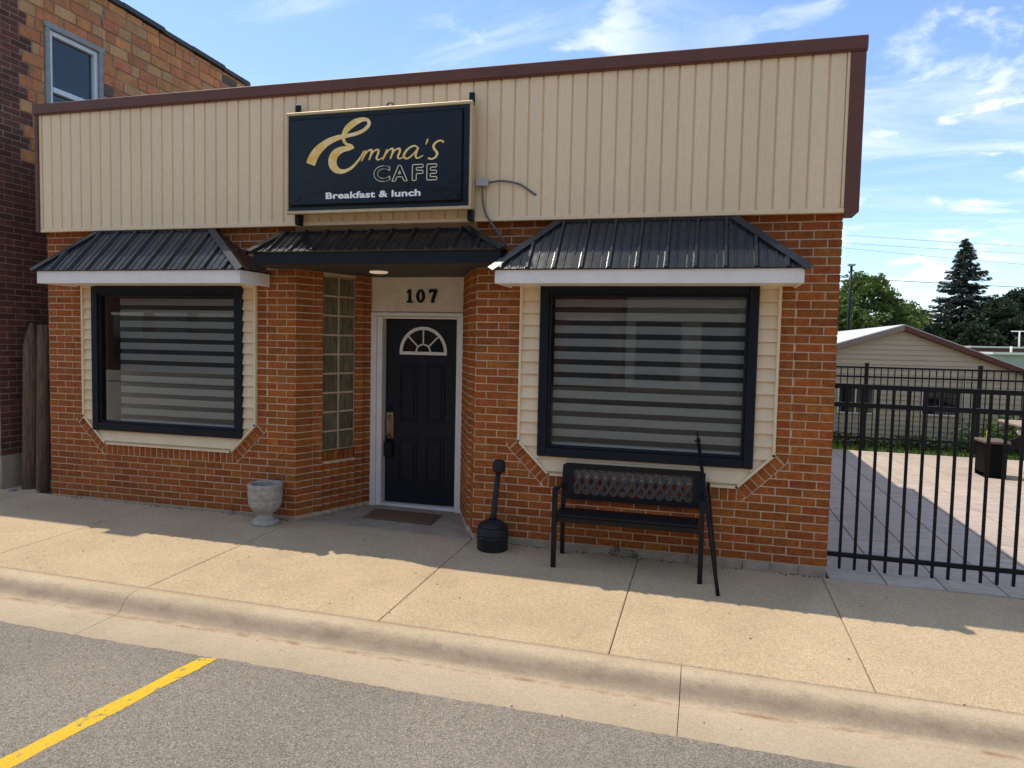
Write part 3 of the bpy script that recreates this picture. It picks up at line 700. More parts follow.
winR = window_unit(WR, SR, 0.0); winL = window_unit(WL, SL, .135)
# decal near the lower right of the far window
q = MB()
for rr, (dx, dz) in ((.020, (-.13, .20)),):
    n = 20
    for k in range(n):
        a0, a1 = 2*math.pi*k/n, 2*math.pi*(k+1)/n
        P = lambda r_, a: (WL[1]-.105+dx*.3+r_*math.cos(a), .0105, WL[2]+dz+r_*math.sin(a))
        q.add([P(.024, a0), P(.024, a1), P(.019, a1), P(.019, a0)], [(0, 1, 2, 3)])
q.build('decal', GREYP, winL)

# ---- awnings
def awning(ex0, ex1, tx0, tx1, yf, ze, zt, board, bh, yb=-.012, ridge=.225, x_phase=.1, depth_board=True, backz=None):
    aw = empty_part('awning', cafe)
    A = V3(ex0, yf, ze); B = V3(ex1, yf, ze); Cc = V3(tx1, -.085, zt); D = V3(tx0, -.085, zt); E0 = V3(ex0, yb, ze); E1 = V3(ex1, yb, ze); D2 = V3(tx0, yb, zt); C2 = V3(tx1, yb, zt)
    up_ = (V3(0, -.085, zt)-V3(0, yf, ze)); nf = V3(1, 0, 0).cross(up_.normalized()); th = .012
    q = MB(); q.add([A, B, Cc, D, A-nf*th, B-nf*th, Cc-nf*th, D-nf*th], [(0, 1, 2, 3), (7, 6, 5, 4), (0, 4, 5, 1)]); 
    # minor corrugations joined with the sheet
    def topfrac(x):
        f = 1.
        if x < tx0: f = min(f, (x-ex0)/(tx0-ex0))
        if x > tx1: f = min(f, (ex1-x)/(ex1-tx1))
        return max(0, f)
    def rib(q, x, w, h):
        f = topfrac(x)
        if f < .06: return False
        a = V3(x, yf, ze)-up_.normalized()*.006; b = V3(x, yf, ze)+up_*f
        u = V3(1, 0, 0); vs = []
        for p in (a, b): vs += [p-u*w, p-u*w*.45+nf*h, p+u*w*.45+nf*h, p+u*w]
        q.add(vs, [(0, 1, 5, 4), (1, 2, 6, 5), (2, 3, 7, 6), (0, 3, 2, 1), (4, 5, 6, 7)]); return True
    x = ex0+x_phase-ridge; maj = []
    while x < ex1:
        for k in (1, 2): 
            xx = x+ridge*k/3
            if ex0 < xx < ex1: rib(q, xx, .011, .007)
        if ex0 < x < ex1: maj.append(x)
        x += ridge
    q.build('roof_sheet', BLACKR, aw)
    for x in maj:
        r_ = MB()
        if rib(r_, x, .022, .022): r_.build('rib', BLACKR, aw)
    for (e, E, T, T2, s) in ((A, E0, D, D2, -1), (B, E1, Cc, C2, 1)):
        q = MB(); q.add([e, E, T2, T], [(0, 1, 2, 3) if s > 0 else (3, 2, 1, 0)])
        # side corrugations
        sd = (T-e); nn = ((E-e).cross(T-e)).normalized(); nn = nn if nn.z > 0 else -nn
        for f in (.35, .7):
            p = e+(E-e)*f; tp = T2+(T-T2)*(1-f) if False else p+(V3(T.x, p.y, T.z)-V3(e.x, p.y, e.z))*min(1, max(.15, 1-(1-f)*.55)) if False else None
        q.build('hip_sheet', BLACKR, aw)
        c = MB(); dirv = (T-e).normalized(); w = .05
        sidev = (E-e).normalized(); fr_ = V3(-s, 0, 0)
        # folded hip cap: one wing on the front plane, one on the side plane
        fw_ = (V3(-s, 0, 0)-dirv*V3(-s, 0, 0).dot(dirv)).normalized()*w; sw_ = (sidev-dirv*sidev.dot(dirv)).normalized()*w
        lift = (nf+nn).normalized()*.026; e_ = e-dirv*.015
        vs = [e_+lift, T+lift, T+fw_+nf*.024, e_+fw_+nf*.024, T+sw_+nn*.012, e_+sw_+nn*.012, e_+fw_, T+fw_]
        c.add(vs, [(0, 1, 2, 3), (0, 5, 4, 1), (3, 2, 7, 6)]); c.build('hip_cap', BLACKR, aw)
    rc = MB(); rc.box(tx0, tx1, -.082, yb, zt-.02, zt+.012); rc.build('ridge_flashing', BLACKR, aw)
    # fascia board, returns and soffit
    ins = .03
    fb_ = MB(); fb_.cbox(ex0+ins, ex1-ins, yf+.02, yf+.045, ze-bh, ze-.006, .003); fb_.build('fascia_board', board, aw)
    for s, xx in ((0, ex0+ins), (1, ex1-ins-.025)):
        r_ = MB(); r_.cbox(xx, xx+.025, yf+.046, yb, ze-bh, ze-.006, .003); r_.build('return_board', board, aw)
    if bh < .16 and board is WHITE:
        s = MB(); s.box(ex0+ins+.026, ex1-ins-.026, yf+.046, yb-.001, ze-bh+.012, ze-bh+.02); s.build('soffit', WHITE, aw)
    return aw
awR = awning(-2.675, -.285, -2.22, -.79, -.485, 2.31, 2.735, WHITE, .115, x_phase=.30, ridge=.216)
awL = awning(-7.335, -4.985, -6.96, -5.58, -.485, 2.325, 2.735, WHITE, .125, x_phase=.22, ridge=.216)
awM = awning(-4.985, -2.60, -4.80, -3.0, -.38, 2.487, 2.70, BLACKF, .115, x_phase=.2, ridge=.216)
# soffit planks over the recess
nso = 9
for i in range(nso):
    ya = -.33+i*1.21/nso; q = MB(); q.cbox(-4.92, -2.66, ya, ya+1.21/nso-.004, 2.37, 2.382, .002); q.build('soffit_plank', SOFFIT, awM)
q = MB(); q.lathe([(.0005, 0), (.075, 0), (.088, .006), (.088, .018), (.0005, .018)], (-4.02, .27, 2.353), 28); lo_ = q.build('ceiling_light', mat('lamp_diffuser', (.8, .74, .64), rough=.5), awM)
b_ = MATS['lamp_diffuser'].node_tree.nodes['Principled BSDF']; b_.inputs['Emission Color'].default_value = (1, .78, .52, 1); b_.inputs['Emission Strength'].default_value = .22
q = MB(); q.box(-4.70, -3.0, .9, 1.0, 2.38, 2.6); q.box(-4.8, -2.9, -.0, .9, 2.40, 2.42); q.build('recess_ceiling', SOFFIT, cafe)

# ---- door, casing, header
Yc = .86
hd = MB(); hd.cbox(-4.395, -3.352, Yc+.012, Yc+.05, 2.012, 2.40, .003); header = hd.build('header_board', OLDWHITE, cafe)
cs = MB()
cs.cbox(-4.395, -4.325, Yc-.005, Yc+.04, -.08, 1.968, .004); cs.cbox(-3.420, -3.352, Yc-.005, Yc+.04, -.08, 1.968, .004)
cs.cbox(-4.395, -3.352, Yc-.008, Yc+.04, 1.969, 2.008, .004)
cs.cbox(-4.324, -4.268, Yc+.02, Yc+.16, -.08, 1.965, .003); cs.cbox(-3.440, -3.421, Yc+.02, Yc+.16, -.08, 1.965, .003); cs.cbox(-4.267, -3.441, Yc+.03, Yc+.16, 1.945, 1.966, .003)
cs.build('door_casing', WHITE, cafe)
q = MB(); q.cbox(-4.267, -3.441, Yc+.03, Yc+.2, -.09, -.015, .004); q.build('door_sill', WHITE, cafe)
q = MB(); q.box(-4.5, -3.25, Yc+.16, Yc+.3, -.1, 2.42); q.box(-4.75, -4.396, Yc+.03, Yc+.2, -.1, 2.42); q.box(-3.351, -2.9, Yc+.03, Yc+.2, -.1, 2.42); q.build('vestibule_wall', INTER, cafe)
Yd = Yc+.11; dx0, dx1, dz0, dz1 = -4.262, -3.446, -.012, 1.942
dm = MB(); dm.cbox(dx0, dx1, Yd, Yd+.04, dz0, dz1, .004); door = dm.build('door', DOORM, cafe)
dw = dx1-dx0; dh = dz1-dz0
def raised_panel(xa, xb, za, zb):
    q = MB(); fr = (V3(0, Yd, 0), V3(1, 0, 0), V3(0, 0, 1), V3(0, -1, 0)); 
    for (a, b, c, d_) in ((xa, xb, za, za+.018), (xa, xb, zb-.018, zb), (xa, xa+.018, za+.0185, zb-.0185), (xb-.018, xb, za+.0185, zb-.0185)):
        q.prism([(a, c), (b, c), (b, d_), (a, d_)], fr, 0.0005, .009, .004)
    q.prism([(xa+.034, za+.034), (xb-.034, za+.034), (xb-.034, zb-.034), (xa+.034, zb-.034)], fr, .0005, .010, .009)
    q.build('door_panel', DOORM, door)
xa1, xb1, xa2, xb2 = dx0+.155, dx0+.365, dx0+.46, dx0+.67
raised_panel(xa1, xb1, .86, 1.485); raised_panel(xa2, xb2, .86, 1.485)
raised_panel(xa1, xb1, .20, .695); raised_panel(xa2, xb2, .20, .695)
# fan light
fx, fz, fr_ = dx0+.425, 1.60, .265
fl = MB()
def arc_ring(mb, r0, r1, y0, y1, a0=0, a1=math.pi, n=28, sx=1, sz=1):
    for k in range(n):
        t0, t1 = a0+(a1-a0)*k/n, a0+(a1-a0)*(k+1)/n
        P = lambda r, t, y: (fx+r*math.cos(t)*sx, y, fz+r*math.sin(t)*sz)
        vs = [P(r0, t0, y0), P(r1, t0, y0), P(r1, t1, y0), P(r0, t1, y0), P(r0, t0, y1), P(r1, t0, y1), P(r1, t1, y1), P(r0, t1, y1)]
        mb.add(vs, [(0, 1, 2, 3), (1, 5, 6, 2), (0, 3, 7, 4)])
arc_ring(fl, fr_-.032, fr_, Yd-.016, Yd+.001); fl.cbox(fx-fr_, fx+fr_, Yd-.016, Yd+.001, fz-.03, fz+.004, .003)
arc_ring(fl, .072, .086, Yd-.012, Yd+.001, n=16)
for t in (R(44), R(90), R(136)):
    c_, s_ = math.cos(t), math.sin(t)
    fl.bar((fx+.08*c_, Yd-.006, fz+.08*s_), (fx+(fr_-.02)*c_, Yd-.006, fz+(fr_-.02)*s_), .014, .012, (0, 1, 0))
fl.build('fanlight_frame', WHITE, door)
g_ = MB(); n = 24; vs = [(fx, Yd-.003, fz)]+[(fx+(fr_-.02)*math.cos(math.pi*k/n), Yd-.003, fz+(fr_-.02)*math.sin(math.pi*k/n)) for k in range(n+1)]
g_.add(vs, [(0, k+1, k+2) for k in range(n)]); g_.build('fanlight_pane', DARKGL, door)
hx = dx0+.055
q = MB(); q.cbox(hx-.042, hx+.042, Yd-.014, Yd, .67, .955, .006); q.build('handle_plate', BRASS, door)
q = MB(); q.tube([(hx, Yd-.015, .92), (hx, Yd-.06, .90), (hx, Yd-.065, .80), (hx, Yd-.06, .72), (hx, Yd-.015, .70)], .009, 10); q.build('pull_handle', BRASS, door)
q = MB(); q.lathe([(.001, 0), (.022, 0), (.026, .012), (.02, .026), (.001, .026)], (hx, 0, 0), 16); q.v = [(a, Yd-.004-c, 1.0+b) for a, b, c in q.v]; q.build('deadbolt', BLACKM, door)
q = MB(); q.cbox(hx-.045, hx+.045, Yd-.06, Yd-.016, .475, .64, .008); q.tube([(hx-.024, Yd-.036, .635), (hx-.024, Yd-.036, .69), (hx, Yd-.036, .715), (hx+.024, Yd-.036, .69), (hx+.024, Yd-.036, .635)], .006, 8); q.build('lockbox', BLACKM, door)

# house numerals 1 0 7
def extr(name, polys, m, parent, y0, y1):
    q = MB()
    for p in polys: q.prism(p, (V3(0, 0, 0), V3(1, 0, 0), V3(0, 0, 1), V3(0, -1, 0)), -y0, -y1)
    return q.build(name, m, parent)
nz, nh = 2.108, .137
def num1(x): 
    return [[(x, nz), (x+.066, nz), (x+.066, nz+.018), (x, nz+.018)], [(x+.018, nz+.018), (x+.048, nz+.018), (x+.048, nz+nh), (x+.022, nz+nh)], [(x-.002, nz+nh*.76), (x+.018, nz+nh*.72), (x+.022, nz+nh), (x+.012, nz+nh*.93)]]
def num0(x):
    o = []; n = 22; cx, cz = x+.047, nz+nh/2
    for k in range(n):
        a, b = 2*math.pi*k/n, 2*math.pi*(k+1)/n
        o.append([(cx+.048*math.cos(a), cz+.069*math.sin(a)), (cx+.048*math.cos(b), cz+.069*math.sin(b)), (cx+.016*math.cos(b), cz+.047*math.sin(b)), (cx+.016*math.cos(a), cz+.047*math.sin(a))])
    return o
def num7(x):
    return [[(x, nz+nh*.72), (x+.014, nz+nh*.72), (x+.020, nz+nh*.82), (x+.020, nz+nh), (x, nz+nh)], [(x+.020, nz+nh*.80), (x+.090, nz+nh*.80), (x+.090, nz+nh), (x+.020, nz+nh)],
            [(x+.022, nz), (x+.056, nz), (x+.062, nz+.04), (x+.028, nz+.046)], [(x+.028, nz+.046), (x+.062, nz+.04), (x+.090, nz+nh*.80), (x+.054, nz+nh*.80)]]
for fn, x in ((num1, -3.988), (num0, -3.882), (num7, -3.742)): extr('numeral', fn(x), BLACKM, header, Yc+.012, Yc-.002)

# glass block panel in the splay
fr, u0, u1 = GB
gbw = empty_part('glass_block_window', cafe)
gm = MB(); gm.prism([(u0, .6), (u1, .6), (u1, 2.335), (u0, 2.335)], fr, -.07, -.017); gm.build('grout', MORTAR, gbw)
pwb = (u1-u0)/2; ph = (2.335-.6)/9
me = None
for i in range(2):
    for k in range(9):
        if me is None:
            q = MB(); q.prism([(.006, .006), (pwb-.006, .006), (pwb-.006, ph-.006), (.006, ph-.006)], (V3(0, 0, 0), fr[1], fr[2], fr[3]), -.05, -.012, .008); me = q.mesh('glass_block', BLOCK)
        place('glass_block', me, gbw, fr[0]+fr[1]*(u0+i*pwb)+fr[2]*(.6+k*ph))

# ================================================================== SIGN
SX0, SX1, SZ0, SZ1 = -4.658, -2.942, 2.853, 3.70; SY = -.265
sign = thing('cafe_sign', 'black illuminated-box sign with gold script and white words on tan fascia', 'sign', (-3.78, -.2, 2.85))
q = MB(); q.cbox(SX0-.008, SX1+.012, SY+.02, -.135, SZ0-.008, SZ1+.008, .006); q.build('cabinet', TRIMG, sign)
q = MB(); fw = .032
q.cbox(SX0-.016, SX1+.020, SY-.012, SY+.03, SZ1-.004, SZ1+.022, .004); q.cbox(SX0-.016, SX1+.020, SY-.012, SY+.03, SZ0-.022, SZ0+.006, .004)
q.cbox(SX0-.016, SX0+.006, SY-.012, SY+.03, SZ0+.0065, SZ1-.0045, .004); q.cbox(SX1-.002, SX1+.020, SY-.012, SY+.03, SZ0+.0065, SZ1-.0045, .004)
q.build('frame', TRIMG, sign)
face = MB(); m_ = .06
fv = [(SX0, SY, SZ0), (SX1, SY, SZ0), (SX1, SY, SZ1), (SX0, SY, SZ1), (SX0+m_*.5, SY+.001, SZ0+m_*.6), (SX1-m_*.9, SY+.001, SZ0+m_*.6), (SX1-m_*.9, SY+.001, SZ1-m_*.6), (SX0+m_*.5, SY+.001, SZ1-m_*.6),
      (SX0+m_*.7, SY-.022, SZ0+m_*.95), (SX1-m_*1.1, SY-.022, SZ0+m_*.95), (SX1-m_*1.1, SY-.022, SZ1-m_*.9), (SX0+m_*.7, SY-.022, SZ1-m_*.9)]
fs = [(8, 9, 10, 11)]
for k in (0, 4): fs += [(k+i, k+(i+1) % 4, k+4+(i+1) % 4, k+4+i) for i in range(4)]
face.add(fv, fs); face.build('face', SIGNF, sign)
for x in (-4.625, -2.966):
    q = MB(); q.cbox(x-.022, x+.022, -.175, -.14, SZ1-.03, SZ1+.125, .003); q.build('bracket', BLACKM, sign); q = MB(); q.cbox(x-.022, x+.022, -.175, -.0985, SZ0-.10, SZ0+.01, .003); q.build('bracket', BLACKM, sign)
q = MB(); q.tube([(-3.70+.03*math.cos(t), -.2, SZ1+.045+.03*math.sin(t)) for t in [2*math.pi*k/16 for k in range(17)]], .006, 6); q.build('lifting_eye', BLACKM, sign)
YT = SY-.0225
def uv(zx, zy):       # from enlarged-photo pixels of the sign to its face
    u = (zx-40)/930.+.012; top = 130-58*u; bot = 620-22*u; v = (bot-zy)/(bot-top)
    return (SX0+u*(SX1-SX0), SZ0+v*(SZ1-SZ0))
def catmull(P, n=8):
    out = []; P = [P[0]]+list(P)+[P[-1]]
    for i in range(1, len(P)-2):
        p0, p1, p2, p3 = [np.array(p, float) for p in P[i-1:i+3]]
        for k in range(n):
            t = k/n; out.append(.5*((2*p1)+(-p0+p2)*t+(2*p0-5*p1+4*p2-p3)*t*t+(-p0+3*p1-3*p2+p3)*t**3))
    out.append(np.array(P[-2], float)); return out
def stroke(mb, P, off):
    pts = catmull(P); vs = []; n = len(pts)
    for i, p in enumerate(pts):
        a = pts[max(i-1, 0)]; b = pts[min(i+1, n-1)]; d = b[:2]-a[:2]; l = np.hypot(*d) or 1; nn = np.array([-d[1], d[0]])/l*max(p[2], 2)/2*1.22
        for s in (1, -1): x, z = uv(p[0]+s*nn[0], p[1]+s*nn[1]); vs.append((x, YT-off-.0022*i/n, z))
    mb.add(vs, [(2*i, 2*i+1, 2*i+3, 2*i+2) for i in range(n-1)])
    m2 = len(mb.v)
E1 = [(158, 380, 40), (172, 345, 40), (200, 306, 36), (245, 270, 28), (300, 246, 22), (350, 236, 16), (402, 224, 15), (442, 204, 15), (464, 178, 14), (456, 157, 14), (428, 154, 18), (388, 170, 27), (352, 200, 26), (334, 230, 18), (334, 258, 14), (348, 278, 12), (370, 287, 15), (386, 297, 8)]
E2 = [(388, 297, 6), (362, 300, 18), (325, 306, 26), (293, 325, 34), (277, 355, 36), (280, 388, 34), (302, 412, 26), (335, 417, 16), (372, 402, 12), (402, 374, 10), (424, 344, 8), (440, 314, 5)]
e = MB(); stroke(e, E1, .0012); stroke(e, E2, .0040); e.build('script_initial', GOLD, sign)
ltr = MB(); o = .0012
def mm_(dx, dy):
    stroke(ltr, [(422+dx, 366+dy, 5), (436+dx, 336+dy, 9), (446+dx, 310+dy, 6)], .0012)
    stroke(ltr, [(438+dx, 338+dy, 5), (456+dx, 314+dy, 6), (474+dx, 309+dy, 9), (474+dx, 326+dy, 9), (462+dx, 360+dy, 6)], .0016)
    stroke(ltr, [(468+dx, 340+dy, 5), (488+dx, 314+dy, 6), (508+dx, 308+dy, 9), (509+dx, 324+dy, 9), (500+dx, 350+dy, 8), (510+dx, 359+dy, 6), (534+dx, 346+dy, 4)], .0020)
mm_(4, 0); mm_(112, -5)
stroke(ltr, [(712, 300, 5), (694, 289, 7), (664, 303, 8), (644, 330, 10), (646, 350, 9), (664, 352, 7), (690, 330, 6), (712, 300, 5)], .0012)
stroke(ltr, [(714, 296, 7), (702, 328, 9), (702, 346, 8), (712, 352, 6), (738, 338, 4)], .0016)
stroke(ltr, [(760, 254, 7), (756, 268, 7), (750, 284, 3)], .0012)
stroke(ltr, [(836, 274, 9), (828, 264, 7), (806, 268, 8), (788, 288, 9), (792, 306, 10), (806, 326, 10), (800, 346, 8), (780, 357, 7), (762, 352, 8)], .0014)
ltr.build('script_lettering', GOLD, sign)
def text_mesh(body, box, m, name, outline=0., bold=0., spacing=1., y=YT-.0012, shear=0):
    c = bpy.data.curves.new(name, 'FONT'); c.body = body; c.size = 1; c.space_character = spacing; c.offset = bold; c.resolution_u = 6
    if outline: c.fill_mode = 'NONE' if False else 'BOTH'; c.fill_mode = 'BOTH'
    ob = bpy.data.objects.new('tmp', c); col.objects.link(ob)
    dg = bpy.context.evaluated_depsgraph_get(); me = bpy.data.meshes.new_from_object(ob.evaluated_get(dg))
    vs = np.array([v.co[:] for v in me.vertices]); fs = [list(p.vertices) for p in me.polygons]
    bpy.data.objects.remove(ob); bpy.data.curves.remove(c)
    mn, mx = vs.min(0), vs.max(0); (x0, z0, x1, z1) = box
    X = x0+(vs[:, 0]-mn[0])/(mx[0]-mn[0])*(x1-x0); Z = z0+(vs[:, 1]-mn[1])/(mx[1]-mn[1])*(z1-z0)
    q = MB()
    if not outline:
        q.add([(a, y, b) for a, b in zip(X, Z)], fs)
    else:
        cnt = {}
        for f in fs:
            for i in range(len(f)):
                k = tuple(sorted((f[i], f[(i+1) % len(f)]))); cnt[k] = cnt.get(k, 0)+1
        for (a, b), n in cnt.items():
            if n == 1:
                pa = Vector((X[a], y, Z[a])); pb = Vector((X[b], y, Z[b])); dd = (pb-pa)
                if dd.length < 1e-5: continue
                dd.normalize(); q.bar(pa-dd*outline*.5, pb+dd*outline*.5, outline, .0015, (0, 1, 0))
    return q.build(name, m, sign)
for ch, xa, xb, ya, yb in (('C', 491, 572, 471, 388), ('A', 583, 660, 469, 386), ('F', 685, 738, 466, 383), ('E', 757, 806, 464, 381)):
    a = uv(xa, ya); b = uv(xb, yb); text_mesh(ch, (a[0], a[1], b[0], b[1]), GOLDL, 'outlined_letter', outline=.0062, bold=.03)
a = uv(240, 558); b = uv(727, 509); text_mesh('Breakfast & lunch', (a[0], a[1], b[0], b[1]), mat('ivory_print', (.95, .92, .82), (.97, .94, .86), rough=.45), 'tagline_lettering', bold=.030, spacing=1.03)

# electrical box and conduit
eb = thing('electrical_box', 'small grey electrical box with two cables on fascia beside black sign', 'electrical box', (-2.88, -.1, 3.05))
q = MB(); q.cbox(-2.925, -2.815, -.16, -.0975, 3.045, 3.105, .005); q.build('box', GREYB, eb)
q = MB(); q.tube([tuple(p) for p in catmull([(-2.815, -.125, 3.075), (-2.70, -.125, 3.085), (-2.55, -.118, 3.055), (-2.44, -.11, 2.985), (-2.405, -.098, 2.965)])], .009, 8); q.build('conduit', GREYP, eb)
q = MB(); q.tube([tuple(p) for p in catmull([(-2.87, -.125, 3.045), (-2.868, -.125, 2.94), (-2.84, -.125, 2.82), (-2.76, -.125, 2.70), (-2.69, -.10, 2.60), (-2.672, -.06, 2.53), (-2.70, -.012, 2.47)])], .009, 8); q.build('drop_cable', GREYP, eb)

# ================================================================== NEIGHBOUR
NX = -8.37
nb = thing('neighbour_building', 'taller old building with clay tile side wall and dark brick corner', 'building', (-11, 0, 0))
ztop = lambda y: 5.93-.031*(y-1.64)
w_ = MB()
fs_ = (V3(NX, 0, 0), V3(0, 1, 0), V3(0, 0, 1), V3(1, 0, 0))
wy0, wy1, wz0, wz1 = .62, 1.43, 3.95, 5.20
for (a, b, c, d_) in ((.0, wy0, .36, 6.1), (wy1, 4.30, .36, 5.8), (wy0, wy1, .36, wz0), (wy0, wy1, wz1, 5.8)):
    p = [(a, c), (b, c), (b, min(d_, ztop(b)-.03)), (a, min(d_, ztop(a)-.03))]; w_.prism(p, fs_, -.25, -.004)
w_.box(-14.5, NX-.012, .004, .25, .36, 5.9); w_.box(-14.5, -14.25, .25, 9, .36, 5.8); w_.box(-14.5, NX-.02, 4.3, 9, .0, 4.1)
w_.box(-14.2, NX-.26, 1.2, 1.25, 3.9, 5.6)
nw = w_.build('tile_wall', DMORTAR, nb)
q = MB(); q.box(-14.5, NX+.018, -.012, 4.3, -.3, .36); q.build('concrete_base', CONCW, nb)
q = MB(); q.box(-14.4, NX-.2, .2, 4.3, 5.55, 5.62); q.build('roof', TAR, nb)
# dark brick return with toothed edge, and clay tiles
th = 2*C_; bme = {}
nbr = 0
k = 0; z = .365
while z < 5.86:
    edge = (.30, .42, .34, .46, .30, .40)[(k//2) % 6]
    if z < 3.6: edge = .62
    y = -.0 - (.1 if k % 2 else 0)
    while y < edge-.04:
        ya, yb = max(y, .0), min(y+.203, edge)
        if yb-ya > .04:
            key = round(yb-ya, 3)
            if key not in bme:
                q = MB(); q.prism([(0.005, .005), (yb-ya-.005, .005), (yb-ya-.005, C_-.005), (.005, C_-.005)], (V3(0, 0, 0),)+fs_[1:], -.04, 0, .003); bme[key] = q.mesh('dark_brick', DBRICK)
            place('dark_brick', bme[key], nw, (NX+random.uniform(-.002, .002), ya, z)); nbr += 1
        y += .203
    z += C_; k += 1
nf_ = MB()
for kk in range(80):
    x = NX-.004-(.1 if kk % 2 else 0)
    while x > -14.4:
        b, a = min(x, NX-.012), x-.193; x -= .203
        nf_.prism([(a, .37+kk*C_), (b, .37+kk*C_), (b, .37+(kk+1)*C_-.01), (a, .37+(kk+1)*C_-.01)], FRONT, -.01, 0, .003)
nf_.build('front_brick_field', DBRICK, nw, kind='stuff')
z = .365+48*C_; r_i = 24
tmesh = {}
while z < 5.9:
    y = (.30, .42, .34, .46, .30, .40)[r_i % 6]
    while y < 4.28:
        L_ = random.choice((.30, .30, .27, .33, .22, .36, .15, .10)); ya, yb = y, min(y+L_, 4.29); y += L_
        if yb-ya < .08: continue
        zt = min(z+th, ztop((ya+yb)/2)-.035)
        if zt-z < .035: continue
        p = [(ya+.006, z+.006), (yb-.006, z+.006), (yb-.006, zt-.006), (ya+.006, zt-.006)]
        pcs = []
        for pc in ([clip(p, -1, 0, wy0-.01)], [clip(p, 1, 0, -(wy1+.01))], [clip(clip(clip(p, 1, 0, -(wy0-.01)), -1, 0, wy1+.01), 0, 1, -(wz1+.03))]): pcs += pc
        if z+th < 4.05: pass
        for pc in pcs:
            if len(pc) < 3 or area(pc) < .004: continue
            q = MB(); jo = random.uniform(.000, .010)
            pc = [(u+random.uniform(-.003, .003), v+random.uniform(-.003, .003)) for u, v in pc]
            q.prism(pc, fs_, -.05, jo, .006)
            q.build('clay_tile', random.choices((TILE_A, TILE_B, TILE_C), (.72, .24, .04))[0], nw)
    z += th; r_i += 1
# lower small tiles seen in the gap between the buildings
# coping of overlapping tar caps
y = -.1; i = 0
while y < 4.3:
    ye = min(y+random.uniform(.55, .75), 4.36); q = MB(); dz = .012*(i % 2)
    q.prism([(y, ztop(y)-.035+dz), (ye+.03, ztop(ye)-.035+dz), (ye+.03, ztop(ye)+.012+dz), (ye, ztop(ye)+.03+dz), (y, ztop(y)+.022+dz)], fs_, -.3, .035+.005*(i % 2)); q.build('coping_cap', TAR, nb); y = ye; i += 1
# window
nwn = empty_part('window', nb)
f = MB(); xo = NX-.06
def yz(mb, ya, yb, za, zb, x0, x1): mb.cbox(x0, x1, ya, yb, za, zb, .005)
yz(f, wy0, wy0+.06, wz0, wz1, xo, NX+.02); yz(f, wy1-.06, wy1, wz0, wz1, xo, NX+.02); yz(f, wy0-.02, wy1+.02, wz1-.005, wz1+.06, xo, NX+.028)
f.build('outer_frame', GALV, nwn)
f = MB(); a, b = wy0+.061, wy1-.061
yz(f, a, a+.05, wz0, wz1-.006, xo-.02, NX-.01); yz(f, b-.05, b, wz0, wz1-.006, xo-.02, NX-.01); yz(f, a+.051, b-.051, wz1-.06, wz1-.006, xo-.02, NX-.01); yz(f, a+.051, b-.051, 4.50, 4.56, xo-.02, NX-.005)
f.build('sash', WHITEV, nwn)
q = MB(); q.box(NX-.16, NX-.15, wy0, wy1, wz0, wz1); q.build('sky_reflection_panel', mat('sky_reflection_grey', (.66, .72, .76), (.5, .55, .6), rough=.9, scale=4, stretch=(1, 5, .3)), nwn)  # added pale sheet; its blue-grey colour imitates sky reflected in the pane
gq = MB(); gq.box(xo-.002, xo+.004, a+.045, b-.045, wz0, wz1-.05); gq.build('pane', GLASSD, nwn)

# ---- two old posts in the gap
for (x, y, r_, h, pt, lab) in ((-8.150, .15, .078, 1.85, True, 'weathered wooden post with pointed top in gap between buildings'), (-7.978, .15, .064, 1.83, False, 'mossy weathered wooden post with flat top against cafe wall')):
    q = MB(); n = 14; z0 = zg(x, 0)-.02; pr = []
    hs = [0, .2, .5, .9, 1.2, h-.25, h-.03, h] if pt else [0, .2, .5, .9, 1.2, h-.1, h-.005, h]
    vs = []
    for i, hh in enumerate(hs):
        rr = r_*(1.04-.04*hh)
        if pt: rr *= {6: .32, 7: .10}.get(i, 1)
        elif i == 7: rr *= .93
        for k in range(n):
            t = 2*math.pi*k/n; w2 = 1+.05*math.sin(3*t+hh)+.03*math.sin(5*t+2)
            vs.append((x+.022*hh+rr*w2*math.cos(t), y+.01*hh+rr*w2*math.sin(t), z0+hh))
    fs = [(i*n+k, i*n+(k+1) % n, (i+1)*n+(k+1) % n, (i+1)*n+k) for i in range(len(hs)-1) for k in range(n)]
    q.add(vs, fs, True); q.add([vs[-n+k] for k in range(n)], [tuple(range(n))])
    q.build('wooden_post', WOOD_OLD, None, label=lab, category='post', group='old posts beside the cafe', origin=(x, y, z0))
for i, (x, y, s) in enumerate(((-8.20, -.02, .04),)):
    q = MB(); q.lathe([(s*.5, 0), (s, s*.25), (s*.8, s*.6), (s*.2, s*.75)], (x, y, zg(x, y)-.004), 9, lambda t, z: .2*math.sin(3*t+i)); q.build('stone', STONEG, None, label='small pale stone lying on pavement beside wooden posts', category='stone', origin=(x, y, zg(x, y)))

